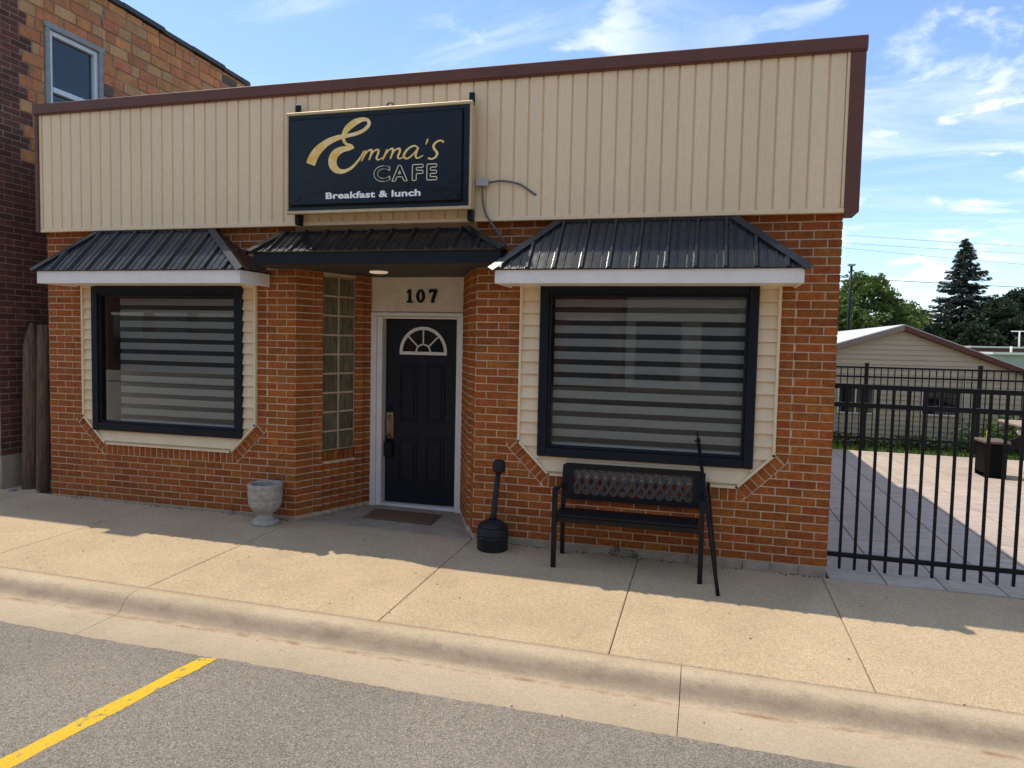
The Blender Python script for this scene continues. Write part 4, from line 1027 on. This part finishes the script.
# ================================================================== STREET THINGS
# urn
ux, uy = -4.95, -.18; uz = zg(ux, uy)
urn = thing('stone_urn', 'cast stone pedestal urn with carved bowl beside cafe door recess', 'planter', (ux, uy, uz))
prof = [(.001, 0), (.138, 0), (.140, .028), (.128, .040), (.100, .052), (.078, .075), (.076, .095), (.092, .112), (.125, .140), (.150, .180), (.160, .225), (.160, .250), (.165, .258), (.163, .355), (.170, .362), (.172, .392), (.162, .400), (.140, .396), (.136, .33), (.10, .28), (.001, .27)]
def fine_prof(P, n=3):
    o = []
    for a, b in zip(P, P[1:]): o += [(a[0]+(b[0]-a[0])*k/n, a[1]+(b[1]-a[1])*k/n) for k in range(n)]
    return o+[P[-1]]
def carve(t, z):
    if .125 < z < .25: return .055*max(0, math.sin(9*t))*math.sin((z-.125)/.125*math.pi)+.012*math.sin(23*t+40*z)
    if .265 < z < .35: return .034*(1 if math.sin(7*t+8*math.sin(z*60)) > .1 else 0)
    return 0
prof = [(r_*.93, z*.97) for r_, z in prof]
q = MB(); q.lathe(fine_prof(prof), (ux, uy, uz), 96, carve); q.build('bowl', CONC_URN, urn)
q = MB(); q.lathe([(.001, 0), (.122, 0), (.09, .015), (.001, .02)], (ux, uy, uz+.325), 24); q.build('soil', JOINT, urn)

# cigarette receptacle
ax, ay = -2.70, -.19; az = zg(ax, ay)
ash = thing('cigarette_receptacle', 'black plastic cigarette receptacle with round base and leaning neck by brick pier', 'ash bin', (ax, ay, az))
q = MB(); q.lathe([(.001, 0), (.128, 0), (.134, .012), (.134, .10), (.137, .104), (.137, .112), (.134, .116), (.134, .128), (.137, .132), (.137, .140), (.134, .144), (.133, .185), (.125, .198)], (ax, ay, az), 40); q.build('base', BLACKP, ash)
q = MB(); q.lathe([(.127, .196), (.122, .212), (.095, .236), (.055, .256), (.030, .262), (.001, .262)], (ax, ay, az), 40); q.build('dome', BLACKP, ash)
q = MB(); t0 = V3(ax+.0, ay, az+.25); t1 = V3(ax+.042, ay, az+.70); q.tube([t0, t0+(t1-t0)*.12, t1], [.036, .026, .022], 16); q.build('neck', BLACKP, ash)
q = MB(); q.lathe([(.001, 0), (.030, .002), (.050, .018), (.055, .04), (.055, .075), (.048, .10), (.03, .114), (.001, .117)], (t1.x+.003, t1.y, t1.z-.035), 20); q.build('head', BLACKP, ash)

# bench
bz = zg(-1.5, -.3)
bench = thing('bench', 'black metal bench with diamond lattice back under the window', 'bench', (-1.53, -.28, bz))
bx0, bx1 = -2.105, -.965
for x, s in ((bx0, 1), (bx1, -1)):
    zf = zg(x, -.48); zb = zg(x, -.08)
    q = MB(); q.bar((x, -.475, zf), (x, -.47, .50), .038, .030, (0, 1, 0)); q.build('leg', BLACKM, bench)
    q = MB(); q.bar((x, -.10, zb), (x, -.115, .36), .034, .03, (0, 1, 0)); q.bar((x, -.115, .36), (x, -.052, .695), .034, .03, (0, 1, 0)); q.build('leg', BLACKM, bench)
    q = MB(); P = catmull([(x, -.47, .47), (x, -.462, .525), (x, -.43, .553), (x, -.34, .555), (x, -.2, .535), (x, -.085, .525)], 5)
    for a, b in zip(P, P[1:]): q.bar(a, b, .042, .020, (0, .02, 1) if abs((b-a)[2]) < abs((b-a)[1]) else (0, 1, 0))
    q.build('armrest', BLACKM, bench)
    q = MB(); q.bar((x, -.47, .335), (x, -.11, .325), .026, .03); q.build('seat_rail', BLACKM, bench)
for i in range(5):
    ya = -.485+i*.077; q = MB(); q.cbox(bx0+.022, bx1-.022, ya, ya+.066, .344-.003*abs(i-1)*0-.006*(i), .362-.006*i, .006); q.build('seat_slat', BLACKM, bench)
q = MB(); q.cbox(bx0+.02, bx1-.02, -.478, -.455, .30, .343, .004); q.build('front_rail', BLACKM, bench)
# back panel, leaning back with the posts
def bp(x, z): return V3(x, -.115+(z-.36)*.188, z)
q = MB()
q.bar(bp(bx0+.005, .685), bp(bx1-.005, .685), .034, .045, (0, 0, 1)); q.bar(bp(bx0+.005, .435), bp(bx1-.005, .435), .034, .042)
q.bar(bp(bx0+.045, .435), bp(bx0+.045, .685), .07, .028, (0, 1, 0)); q.bar(bp(bx1-.045, .435), bp(bx1-.045, .685), .07, .028, (0, 1, 0))
q.build('back_frame', BLACKM, bench)
q = MB(); xa, xb, za, zb = bx0+.075, bx1-.075, .452, .667; nd = 13; pw = (xb-xa)/nd; slope = (zb-za)/(pw*2.2)
for i in range(-4, nd+4):
    for s in (1, -1):
        # line from (x0, za) rising to zb
        x0 = xa+i*pw+pw/2; x1 = x0+s*pw*2.0
        p = [(x0, za), (x1, zb)]
        def lim(p):
            (ax_, az_), (bx_, bz_) = p; 
            lo, hi = 0., 1.
            dx = bx_-ax_
            for bound, sg in ((xa, 1), (xb, -1)):
                f0 = (ax_-bound)*sg; f1 = (bx_-bound)*sg
                if f0 < 0 and f1 < 0: return None
                if f0 < 0: lo = max(lo, f0/(f0-f1))
                if f1 < 0: hi = min(hi, f0/(f0-f1))
            if hi-lo < .02: return None
            L2 = lambda t: (ax_+dx*t, az_+(bz_-az_)*t); return L2(lo), L2(hi)
        r_ = lim(p)
        if r_:
            a = bp(*r_[0])+V3(0, -.004*s, 0); b = bp(*r_[1])+V3(0, -.004*s, 0); q.bar(a, b, .023, .007, (0, 1, -.188))
q.build('lattice', LATT, bench)

# leaning rods
def rod(name, pts, r_, lab, extra=None):
    b = Vector(pts[0]); t = thing(name, lab, 'rod', tuple(b), 'black rods leaning by the bench')
    q = MB(); q.tube(pts, r_, 10); q.build('shaft', BLACKM, t)
    if extra: extra(t)
    return t
gz = zg(-.833, -.70)
a = V3(-.833, -.70, gz+.005); b = V3(-1.015, -.062, .955)
def ext(t):
    q = MB(); d = (b-a).normalized(); q.tube([b-d*.01, b+d*.085], .006, 8); q.build('tip', BLACKM, t)
    q = MB(); q.tube([b-d*.035, b+d*.02], .016, 10); q.bar(b+V3(-.03, -.012, .0), b+V3(.02, -.012, .012), .02, .014); q.build('clamp', BLACKM, t)
    q = MB(); q.tube([a, a+d*.05], .0145, 10); q.build('foot', BLACKP, t)
rod('leaning_rod', [a, a+(b-a)*.5, b], .0145, 'long black rod leaning across bench end against window frame', ext)
a2 = V3(-.842, -.20, zg(-.84, -.2)+.003); b2 = V3(-.925, -.035, .62)
rod('leaning_rod', [a2, b2], .0115, 'short black rod leaning on brick wall beside bench end')

# doormat
dmx = MB(); dz = zg(-3.85, 0)+.007
cor = [(-4.20, .31), (-3.46, .30), (-3.50, .70), (-4.25, .73)]
nX, nY = 16, 10; vs = []
for j in range(nY+1):
    for i in range(nX+1):
        u, v = i/nX, j/nY; p = [(1-v)*((1-u)*cor[0][k]+u*cor[1][k])+v*((1-u)*cor[3][k]+u*cor[2][k]) for k in (0, 1)]
        edge = min(i, nX-i, j, nY-j) == 0; vs.append((p[0]+random.uniform(-.003, .003), p[1]+random.uniform(-.003, .003), dz+(.002 if edge else .013+random.uniform(0, .003))))
dmx.add(vs, [(j*(nX+1)+i, j*(nX+1)+i+1, (j+1)*(nX+1)+i+1, (j+1)*(nX+1)+i) for j in range(nY) for i in range(nX)])
dmx.build('doormat', MATM, None, label='brown coir doormat on threshold in front of black door', category='doormat', origin=(-3.85, .5, dz))

# weeds by the wall
def leaf_quads(n, cen, spread, size, q, upbias=.4):
    for _ in range(n):
        c = Vector(cen)+Vector((random.gauss(0, spread[0]), random.gauss(0, spread[1]), abs(random.gauss(0, spread[2]))))
        a = Vector((random.uniform(-1, 1), random.uniform(-1, 1), random.uniform(-.2, 1)*upbias+.1)).normalized(); b = a.cross(Vector((random.uniform(-1, 1), random.uniform(-1, 1), random.uniform(-1, 1)))).normalized()
        s = size*random.uniform(.6, 1.3); q.add([c-a*s, c+b*s*.45, c+a*s, c-b*s*.45], [(0, 1, 2, 3)])
for (x, h, n, lab) in ((-1.66, .05, 26, 'low green weed at foot of brick wall behind bench'), (-1.50, .03, 14, 'tiny green weed in the wall joint behind bench seat'), (-5.42, .05, 10, 'small dry weed against brick wall near stone urn')):
    q = MB(); z = zg(x, -.02)
    leaf_quads(n, (x, -.03, z+.01), (.03, .008, h), .014, q, 1.0)
    wd = thing('weed', lab, 'weed', (x, -.02, z)); wm = BUSH if x > -5 else WOOD_OLD
    q.build('leaves', wm, wd)
    for k in range(4): q = MB(); q.tube([(x+.01*k-.02, -.015, z-.003), (x+.012*k-.02, -.022, z+h*1.4)], .0015, 4); q.build('stem', wm, wd)
# dirt and crumbs along the wall foot
cr = MB()
for _ in range(260):
    x = random.choice((random.uniform(-7.6, -4.8), random.uniform(-2.9, -.05))); y = -abs(random.gauss(0, .02))-.004; s = random.uniform(.003, .009)
    cr.bar((x, y, zg(x, y)+s*.3), (x+s*random.uniform(.5, 2), y+random.uniform(-s, s), zg(x, y)+s*.4), s, s*.8)
for _ in range(150):
    x = random.uniform(-7, 2); y = random.uniform(-3.6, -.2); s = random.uniform(.002, .006)
    if y < -1.9 and y > -2.5: zz = zg(x, -1.893)-.112
    elif y < -2.5: zz = zroad(x)
    else: zz = zg(x, y)
    if -2.14 < y < -1.9: continue
    cr.bar((x, y, zz+s*.3), (x+s*random.uniform(.5, 3), y+random.uniform(-s, s)*2, zz+s*.4), s, s*.7)
cr.build('grit', JOINT, None, kind='stuff', label='dark grit and crumbs scattered along the pavement and wall foot', category='grit')

# ================================================================== FENCES
FY = .2
fence = thing('iron_fence', 'black iron picket fence section fixed to cafe corner', 'fence', (.7, FY, -.1), None)
slp = lambda x: -.010*x
def railf(parent, x0, x1, y, z, w=.028, h=.038, sl=slp, name='rail', m=BLACKM):
    q = MB(); q.bar((x0, y, z+sl(x0)), (x1, y, z+sl(x1)), w, h); q.build(name, m, parent)
for z in (1.432, 1.283, .063): railf(fence, .0, 3.4, FY, z)
pk = MB(); pk.cbox(-.0105, .0105, -.0105, .0105, -.055, 1.432, .002); pkm = pk.mesh('picket', BLACKM)
x = .126
while x < 3.4: place('picket', pkm, fence, (x, FY, slp(x)-.0)); x += .1123
q = MB(); q.cbox(3.40, 3.46, FY-.03, FY+.03, -.12, 1.5, .004); q.build('post', BLACKM, fence)
# back fence
BY = 8.3
f2 = thing('patio_fence', 'long black picket fence along the far edge of the patio', 'fence', (4, BY, -.13))
fl0 = lambda x: 0
for z in (1.395, 1.225, .10): railf(f2, .6, 9.2, BY, z, .026, .034, fl0)
pk = MB(); pk.box(-.008, .008, -.008, .008, -.08, 1.40); pk2 = pk.mesh('picket', BLACKM)
x = .65
while x < 9.1: place('picket', pk2, f2, (x, BY-.001, 0)); x += .1125
for x in (.0+.03+.0, 1.868, 3.70, 5.53, 7.36, 9.19):
    q = MB(); q.cbox(x-.03, x+.03, BY-.03, BY+.03, -.14, 1.46, .004); q.cbox(x-.036, x+.036, BY-.036, BY+.036, 1.461, 1.48, .004); q.build('post', BLACKM, f2)

# ================================================================== BEHIND THE PATIO
# grass strip blades
gv = []; gf = []; nb_ = 9000
gx = rng.uniform(1.0, 7.5, nb_); gy = rng.uniform(8.07, 9.3, nb_); gh = rng.uniform(.04, .09, nb_); gt = rng.uniform(0, 6.28, nb_)
for i in range(nb_):
    dx, dy = .006*math.cos(gt[i]), .006*math.sin(gt[i]); o = len(gv)
    gv += [(gx[i]-dx, gy[i]-dy, -.132), (gx[i]+dx, gy[i]+dy, -.132), (gx[i]+dy*3, gy[i]-dx*3, -.13+gh[i])]; gf.append((o, o+1, o+2))
gq = MB(); gq.v = gv; gq.f = gf; gq.sm = [False]*len(gf); gq.build('grass', BUSH, None, kind='stuff', label='strip of short green grass behind the patio fence', category='grass')
q = MB()
for i in range(2600):
    x = random.uniform(1.0, 4.3); leaf_quads(1, (x, 8.75+random.gauss(0, .08), -.12+random.uniform(0, .20)+.04*math.sin(x*5)), (.02, .02, .02), .035, q)
q.build('hedge', HEDGE, None, label='low dark green hedge along foot of beige house', category='hedge', origin=(2.6, 8.75, -.13))
# beige house
HY = 9.4
px_ = lambda X10: X10  # placeholder scale
house = thing('beige_house', 'low beige clapboard house with brown-edged pale gable roof', 'house', (3, HY, -.13))
s_ = (HY+6.02)/(16.02)
hx_ = lambda x: -.98+(x+.98)*s_
hz_ = lambda z: 1.728+(z-1.728)*s_
PX, PZ = hx_(2.834), hz_(2.212); LXe, RXe = hx_(-.6), hx_(6.2); sL, sR = .325, .385
zroof = lambda x: PZ-(sL*(PX-x) if x < PX else sR*(x-PX))
wins = [(hx_(1.70), hx_(2.327), hz_(.43), hz_(.938)), (hx_(3.25), hx_(3.88), hz_(.455), hz_(.933))]
bk = MB(); bk.prism([(LXe+.3, -.2), (RXe-.3, -.2), (RXe-.3, zroof(RXe-.3)-.08), (PX, PZ-.08), (LXe+.3, zroof(LXe+.3)-.08)], (V3(0, HY+.02, 0),)+FRONT[1:], -7, 0)
hw = bk.build('wall', SHEDS, house)
z = -.13; bh = .098
while z < PZ-.1:
    zt = z+bh; x0 = LXe+.3; x1 = RXe-.3
    p = [(x0, z), (x1, z), (x1, zt), (x0, zt)]
    p = clip(p, sL, -1, PZ-.09-sL*PX); p = clip(p, -sR, -1, PZ-.09+sR*PX)
    if len(p) > 2:
        n = len(p); q = MB(); yy = lambda v: HY-.002-.02*(zt-v)/bh
        if sum(p[i][0]*p[(i+1) % n][1]-p[(i+1) % n][0]*p[i][1] for i in range(n)) < 0: p = p[::-1]
        q.add([(u, yy(v), v) for u, v in p]+[(u, HY+.019, v) for u, v in p], [tuple(range(n))]+[(i, n+i, n+(i+1) % n, (i+1) % n) for i in range(n)]); q.build('clapboard', SHEDS, hw)
    z += bh
for (a, b, c, d_) in wins:
    wn = MB(); wn.box(a, b, HY-.045, HY-.03, c, d_); wo = wn.build('window', DARKGL, house)
    q = MB(); t = .028
    q.cbox(a-t, a, HY-.06, HY-.001, c-t, d_+t, .003); q.cbox(b, b+t, HY-.06, HY-.001, c-t, d_+t, .003); q.cbox(a, b, HY-.06, HY-.001, c-t, c, .003); q.cbox(a, b, HY-.06, HY-.001, d_, d_+t, .003)
    q.cbox((a+b)/2-.012, (a+b)/2+.012, HY-.055, HY-.046, c, d_, .002); q.build('frame', WHITE, wo)
rf_ = MB(); ov = .35
def slope_slab(mb, xa, xb, y0, y1, t0, t1):
    za, zb = zroof(xa), zroof(xb)
    mb.add([(xa, y0, za+t0), (xb, y0, zb+t0), (xb, y1, zb+t0), (xa, y1, za+t0), (xa, y0, za+t1), (xb, y0, zb+t1), (xb, y1, zb+t1), (xa, y1, za+t1)],
           [(3, 2, 1, 0), (4, 5, 6, 7), (0, 1, 5, 4), (1, 2, 6, 5), (2, 3, 7, 6), (3, 0, 4, 7)])
slope_slab(rf_, LXe, PX, HY-.10, HY+9.0, -.02, .03); slope_slab(rf_, PX, RXe, HY-.10, HY+9.0, -.02, .03)
rfo = rf_.build('roof', SHEDROOF, house)
for xa, xb in ((LXe, PX), (PX, RXe)):
    q = MB(); slope_slab(q, xa, xb, HY-.13, HY-.101, -.085, .012); q.build('rake_board', BROWN if xa == PX else mat('tan_rake', (.30, .235, .18), rough=.6), rfo)
q = MB(); q.tube([(hx_(3.97), HY-.06, -.12), (hx_(3.97), HY-.06, hz_(1.3))], .022, 8); q.build('downspout', WHITE, house)
# bush beside the house
q = MB()
for i in range(2200):
    x = random.gauss(4.55, .42); z = -.1+abs(random.gauss(0, .27)); leaf_quads(1, (x, 8.95+random.gauss(0, .15), min(z, .55)), (.03, .03, .03), .045, q)
q.build('bush', BUSH, None, label='bright green bush beside the beige house behind picnic table', category='bush', origin=(4.55, 8.95, -.13))
q = MB(); q.lathe([(.03, 0), (.03, .42), (.022, .45), (.001, .455)], (3.98, 8.6, -.135), 12)
q.build('marker_post', mat('yellow_plastic', (.62, .60, .06), rough=.5), None, label='short yellow marker post standing in grass behind patio', category='marker', origin=(3.98, 8.6, -.135))

# picnic table
tz = -.118
pt = thing('picnic_table', 'black steel pedestal picnic table with brown seats on patio', 'picnic table', (4.1, 6.1, tz))
tcx, tcy = 4.06, 6.05
q = MB(); q.cbox(tcx-.62, tcx+.62, tcy-.62, tcy+.62, tz+.76, tz+.80, .01); q.build('table_top', TABLEW, pt)
q = MB(); q.cbox(tcx-.1, tcx+.1, tcy-.1, tcy+.1, tz, tz+.759, .008); q.build('pedestal', BLACKM, pt)
for (sx, sy) in ((-1, 0), (1, 0)):
    X = lambda a, b: (tcx+sx*a-sy*b, tcy+sy*a+sx*b)
    def rb(q, a0, a1, b0, b1, z0, z1, c=.006):
        p = [X(a0, b0), X(a1, b1)]; q.cbox(min(p[0][0], p[1][0]), max(p[0][0], p[1][0]), min(p[0][1], p[1][1]), max(p[0][1], p[1][1]), tz+z0, tz+z1, c)
    q = MB(); rb(q, .72, 1.06, -.24, .24, .505, .545, .01); q.build('seat', SEATW, pt)
    q = MB(); rb(q, .75, 1.03, -.21, -.17, .02, .503); rb(q, .75, 1.03, .17, .21, .02, .503); rb(q, .98, 1.03, -.168, .168, .06, .503); rb(q, .75, 1.03, -.21, .21, .0, .019); q.build('seat_support', mat('matt_black', (.004, .004, .004), (.006, .006, .006), rough=.6, spec=.08), pt)
    q = MB(); a = X(.76, 0); b = X(.08, 0); q.bar((a[0], a[1], tz+.42), (b[0], b[1], tz+.72), .05, .16); q.build('arm', BLACKM, pt)
q = MB(); q.lathe([(.001, 0), (.045, 0), (.045, .012), (.001, .012)], (0, 0, 0), 16); q.v = [(3.50+a, 5.98-c, tz+.68+b) for a, b, c in q.v]; q.build('badge', WHITE, pt)

# flat white-roofed building far right
fbz = thing('flat_roof_building', 'long pale building with flat white-edged roof beyond the beige house', 'building', (20, 40, -.3))
def atY(px, py, Y):
    d = fwd+r2*((px-512)/F)-u2*((py-384)/F); t = (Y-CAM.y)/d.y; return CAM+d*t
a = atY(975, 346, 40); b = atY(1080, 349, 40)
q = MB(); q.box(a.x, a.x+14, 40, 52, -.5, a.z-.28); q.build('wall', SHEDS, fbz)
q = MB(); q.box(a.x-.3, a.x+14.3, 39.7, 52.3, a.z-.09, a.z); q.build('roof_edge', WHITE, fbz); q = MB(); q.box(a.x-.2, a.x+14.2, 39.8, 52.2, a.z-.28, a.z-.091); q.build('soffit_band', BROWN, fbz)
a = atY(992, 352, 30)
fb3 = thing('pale_annex', 'pale green low annex with white roof edge beside flat-roofed building', 'building', (a.x+4, 31, -.3))
q = MB(); q.box(a.x+.2, a.x+9, 30.1, 36, -.5, a.z-.1); q.build('wall', mat('pale_green_wall', (.42, .44, .38), rough=.7, scale=2), fb3)
q = MB(); q.box(a.x, a.x+9.2, 29.9, 36.2, a.z-.1, a.z); q.build('roof_edge', WHITE, fb3)
q = MB(); p = atY(1011, 352, 31); q.tube([(p.x, 31, p.z-.2), (p.x, 31, p.z+.25)], .05, 8); q.build('vent_pipe', WHITE, fb3)
# white T antenna
p0 = atY(1019.5, 345, 45); p1 = atY(1019.5, 331, 45)
an = thing('antenna_mast', 'white T-shaped mast above flat-roofed building', 'antenna', (p0.x, 45, p0.z-.6))
q = MB(); q.tube([(p0.x, 45, p0.z-.8), (p1.x, 45, p1.z)], .05, 8); q.build('mast', WHITE, an); q = MB(); q.bar((p1.x-.45, 45, p1.z-.02), (p1.x+.45, 45, p1.z-.02), .06, .06); q.build('crossbar', WHITE, an)

# light pole
p1 = atY(851.5, 266, 30)
lp = thing('light_pole', 'thin dark light pole standing behind the beige house', 'light pole', (p1.x, 30, -.13))
q = MB(); q.tube([(p1.x, 30, -.13), (p1.x, 30, p1.z)], [.075, .055], 10); q.build('pole', BLACKM, lp); q = MB(); q.cbox(p1.x-.16, p1.x+.16, 29.86, 30.14, p1.z, p1.z+.10, .02); q.build('lamp_head', GREYB, lp)

# power lines between two off-view poles
PY = 34
cabs = [((845, 235), (1023, 244), 'highest thin power line crossing sky behind cafe'), ((845, 243), (1023, 251), 'second thin power line crossing sky below the highest'), ((845, 248), (1023, 262), 'third thin power line crossing sky above the light pole'),
        ((880, 279), (1023, 285), 'thick dark cable crossing in front of spruce crown'), ((905, 304), (1023, 312), 'lowest cable crossing in front of spruce tree')]
ends = []
for (pa, pc, lab) in cabs:
    A = atY(*pa, PY); B = atY(*pc, PY); d = B-A; t0 = (-2-A.x)/d.x; t1 = (34-A.x)/d.x; P = []
    ra = .007 if 'thick' not in lab else .014
    for k in range(17):
        t = t0+(t1-t0)*k/16; p = A+d*t; s = k/16; p.z += .35*((2*s-1)**2)-.12; P.append(tuple(p))
    q = MB(); q.tube(P, ra, 5); q.build('power_line', BLACKM, None, label=lab, category='cable', group='power lines behind the cafe', origin=P[0]); ends.append((P[0][2], P[-1][2]))
for i, x in enumerate((-2, 34)):
    t = thing('utility_pole', ('wooden utility pole hidden behind the cafe roof', 'wooden utility pole far right of the spruce tree')[i], 'utility pole', (x, PY, -.3))
    q = MB(); q.tube([(x, PY+.16, -.5), (x, PY+.16, max(e[i] for e in ends)+.5)], [.16, .11], 10); q.build('pole', BARK, t)
    q = MB(); q.cbox(x-.06, x+.06, PY-.02, PY+.06, min(e[i] for e in ends)-.2, max(e[i] for e in ends)+.1, .01); q.build('bracket', BARK, t)

# ================================================================== ACROSS THE STREET (seen mirrored in the windows)
for i, (xa, xb, h, mm) in enumerate(((-48, -14.2, 6.4, DBRICK), (-14, -4.2, 7.4, BRICK), (-4, 5.8, 5.6, OLDWHITE), (6, 18, 7.0, DBRICK))):
    t = thing('shop_building', ('dark brick two-storey shop block across the street', 'red brick two-storey shop across the street', 'pale painted low shop across the street', 'dark brick tall shop at street end')[i], 'building', ((xa+xb)/2, -24, -.1), 'shops across the street')
    q = MB(); q.box(xa, xb, -32, -22, -.6, h); q.build('wall', mm, t)
    q = MB(); q.box(xa-.05, xb+.05, -22, -21.8, h-.4, h+.12); q.build('cornice', BROWN, t)
    n = int((xb-xa)/2.4)
    for k in range(n):
        cx = xa+(k+.5)*(xb-xa)/n
        for z0, z1, w in ((.3, 2.6, 1.7), (3.7, 5.2, 1.1)):
            if z1 > h-.5: continue
            q = MB(); q.box(cx-w/2, cx+w/2, -21.995, -21.97, z0, z1); wn = q.build('window', DARKGL, t)
            q = MB(); q.box(cx-w/2-.08, cx+w/2+.08, -21.996, -21.93, z1, z1+.14); q.build('lintel', OLDWHITE, wn)

# ================================================================== TREES
def quadcloud(C, A, Bv, m, name, parent):
    n = len(C); V = np.empty((n, 4, 3)); V[:, 0] = C-A; V[:, 1] = C+Bv; V[:, 2] = C+A; V[:, 3] = C-Bv
    me = bpy.data.meshes.new(name); o = np.array(ORG[parent.name])
    V = (V-o).reshape(-1, 3)
    me.vertices.add(n*4); me.vertices.foreach_set('co', V.ravel()); me.loops.add(n*4); me.loops.foreach_set('vertex_index', np.arange(n*4))
    me.polygons.add(n); me.polygons.foreach_set('loop_start', np.arange(0, n*4, 4)); me.polygons.foreach_set('loop_total', np.full(n, 4))
    me.materials.append(m); me.update(); me.validate()
    ob = bpy.data.objects.new(name, me); col.objects.link(ob); ob.parent = parent; return ob
def unit(a): return a/np.maximum(np.linalg.norm(a, axis=1, keepdims=True), 1e-6)
def broadleaf(name, label, base, h, rx, m, nclump=90, nleaf=120, leaf=.13, group='trees behind the beige house', crown_lo=.28):
    t = thing(name, label, 'tree', base, group); b = np.array(base)
    q = MB(); q.tube([base, (base[0]+.1, base[1], base[2]+h*.3), (base[0]-.05, base[1]+.1, base[2]+h*.75)], [h*.035, h*.026, h*.008], 8); q.build('trunk', BARK, t)
    C = []; limbs = MB()
    for i in range(nclump):
        a = rng.uniform(0, 6.28); f = rng.uniform(crown_lo, 1); prof_ = math.sin(math.pi*min(1, (f-crown_lo+.12)/(1.12-crown_lo))**.8)**.6 if f < 1 else .1
        rr = rx*prof_*math.sqrt(rng.uniform(.12, 1)); c = b+np.array([rr*math.cos(a), rr*math.sin(a), h*(f-.04)])
        cr = rx*rng.uniform(.13, .26)
        d = unit(rng.normal(size=(nleaf, 3))); C.append(c+d*(cr*rng.uniform(.35, 1.1, (nleaf, 1)))*np.array([1, 1, .7]))
        if i % 6 == 0: limbs.tube([(b[0], b[1], b[2]+h*(.25+.4*(f-crown_lo))), tuple((b+c)/2+np.array([0, 0, h*.12])*0+np.array([0, 0, (c[2]-b[2])*.25])), tuple(c)], [h*.012, h*.008, h*.003], 5)
    limbs.build('limbs', BARK, t)
    C = np.concatenate(C); n = len(C); A = unit(rng.normal(size=(n, 3))+np.array([0, 0, -.2])); B_ = unit(np.cross(A, rng.normal(size=(n, 3)))); s = leaf*rng.uniform(.6, 1.4, (n, 1))
    quadcloud(C, A*s, B_*s*.55, m, 'crown', t)
    return t
def spruce(label, base, h, rx, dens=1.0):
    t = thing('spruce_tree', label, 'tree', base, 'trees behind the beige house'); b = np.array(base)
    q = MB(); q.tube([base, (base[0], base[1], base[2]+h*.99)], [h*.022, .01], 8); q.build('trunk', BARK, t)
    br = MB(); C = []; A = []; B_ = []
    z = h*.06
    while z < h*.985:
        f = z/h; Lr = rx*((1-f)**.82)*rng.uniform(.82, 1.12)+.12; nbch = int(rng.integers(7, 10))
        for k in range(nbch):
            a = 2*math.pi*k/nbch+rng.uniform(-.35, .35); L = Lr*rng.uniform(.62, 1.12); dirv = np.array([math.cos(a), math.sin(a), 0])
            ns = 10; zz = z+rng.uniform(-.15, .15)
            P = [b+np.array([0, 0, zz])+dirv*L*s+np.array([0, 0, L*(-.42*s+.30*s*s*s)]) for s in np.linspace(0, 1, ns)]
            br.tube([tuple(P[0]), tuple(P[5]), tuple(P[-1])], [.045, .025, .008], 4, False)
            nn = int(max(20, 60*L)*dens); s = rng.uniform(.08, 1, nn)**.8
            p = b+np.array([0, 0, zz])+dirv*(L*s)[:, None]+np.stack([0*s, 0*s, L*(-.42*s+.30*s**3)], 1)
            side = np.array([-dirv[1], dirv[0], 0]); w = (L*.26*(1.15-s)+.05)
            p = p+side*(rng.uniform(-1, 1, nn)*w)[:, None]+np.array([0, 0, -1])*(rng.uniform(0, 1, nn)*.16)[:, None]
            ad = unit(dirv*1.0+side*rng.uniform(-1, 1, (nn, 1))+np.array([0, 0, -1])*rng.uniform(.1, .9, (nn, 1)))
            C.append(p); A.append(ad*rng.uniform(.09, .2, (nn, 1))); B_.append(unit(np.cross(ad, rng.normal(size=(nn, 3))))*rng.uniform(.025, .05, (nn, 1)))
        z += h*.028
    br.build('limbs', BARK, t)
    quadcloud(np.concatenate(C), np.concatenate(A), np.concatenate(B_), NEEDLE, 'crown', t)
p = atY(966, 238, 52); spruce('tall dark spruce tree with drooping boughs behind beige house', (p.x, 52, -.4), p.z+.4, 4.2)
def at_top(px, py, Y): q = atY(px, py, Y); return q.x, q.z
x, z = at_top(866, 270, 44); broadleaf('maple_tree', 'tall light green maple tree behind the light pole', (x, 44, -.4), z+.4, 3.4, LEAF1, 110, 150, .13)
x, z = at_top(836, 292, 40); broadleaf('maple_tree', 'smaller bright green tree beside the cafe corner', (x, 40, -.4), z+.4, 2.4, LEAF1, 70, 130, .12)
x, z = at_top(912, 312, 50); broadleaf('dark_tree', 'low dark green tree between maple and spruce', (x, 50, -.4), z+.4, 2.7, LEAF2, 80, 130, .15)
x, z = at_top(938, 322, 55); broadleaf('dark_tree', 'low dark green tree just in front of the spruce foot', (x, 48, -.4), z+.2, 2.2, LEAF2, 60, 120, .15)
x, z = at_top(1000, 300, 50); broadleaf('dark_tree', 'dark broad tree right beside the spruce', (x, 50, -.4), z+.4, 2.6, LEAF2, 90, 140, .15)
x, z = at_top(1024, 290, 54); broadleaf('dark_tree', 'tallest dark broad tree beyond the flat-roofed building', (x, 54, -.4), z+.4, 3.2, LEAF2, 100, 140, .16)
x, z = at_top(1075, 285, 56); broadleaf('dark_tree', 'dark broad tree at the far end of the flat-roofed building', (x, 56, -.4), z+.4, 3.6, LEAF2, 100, 130, .16)
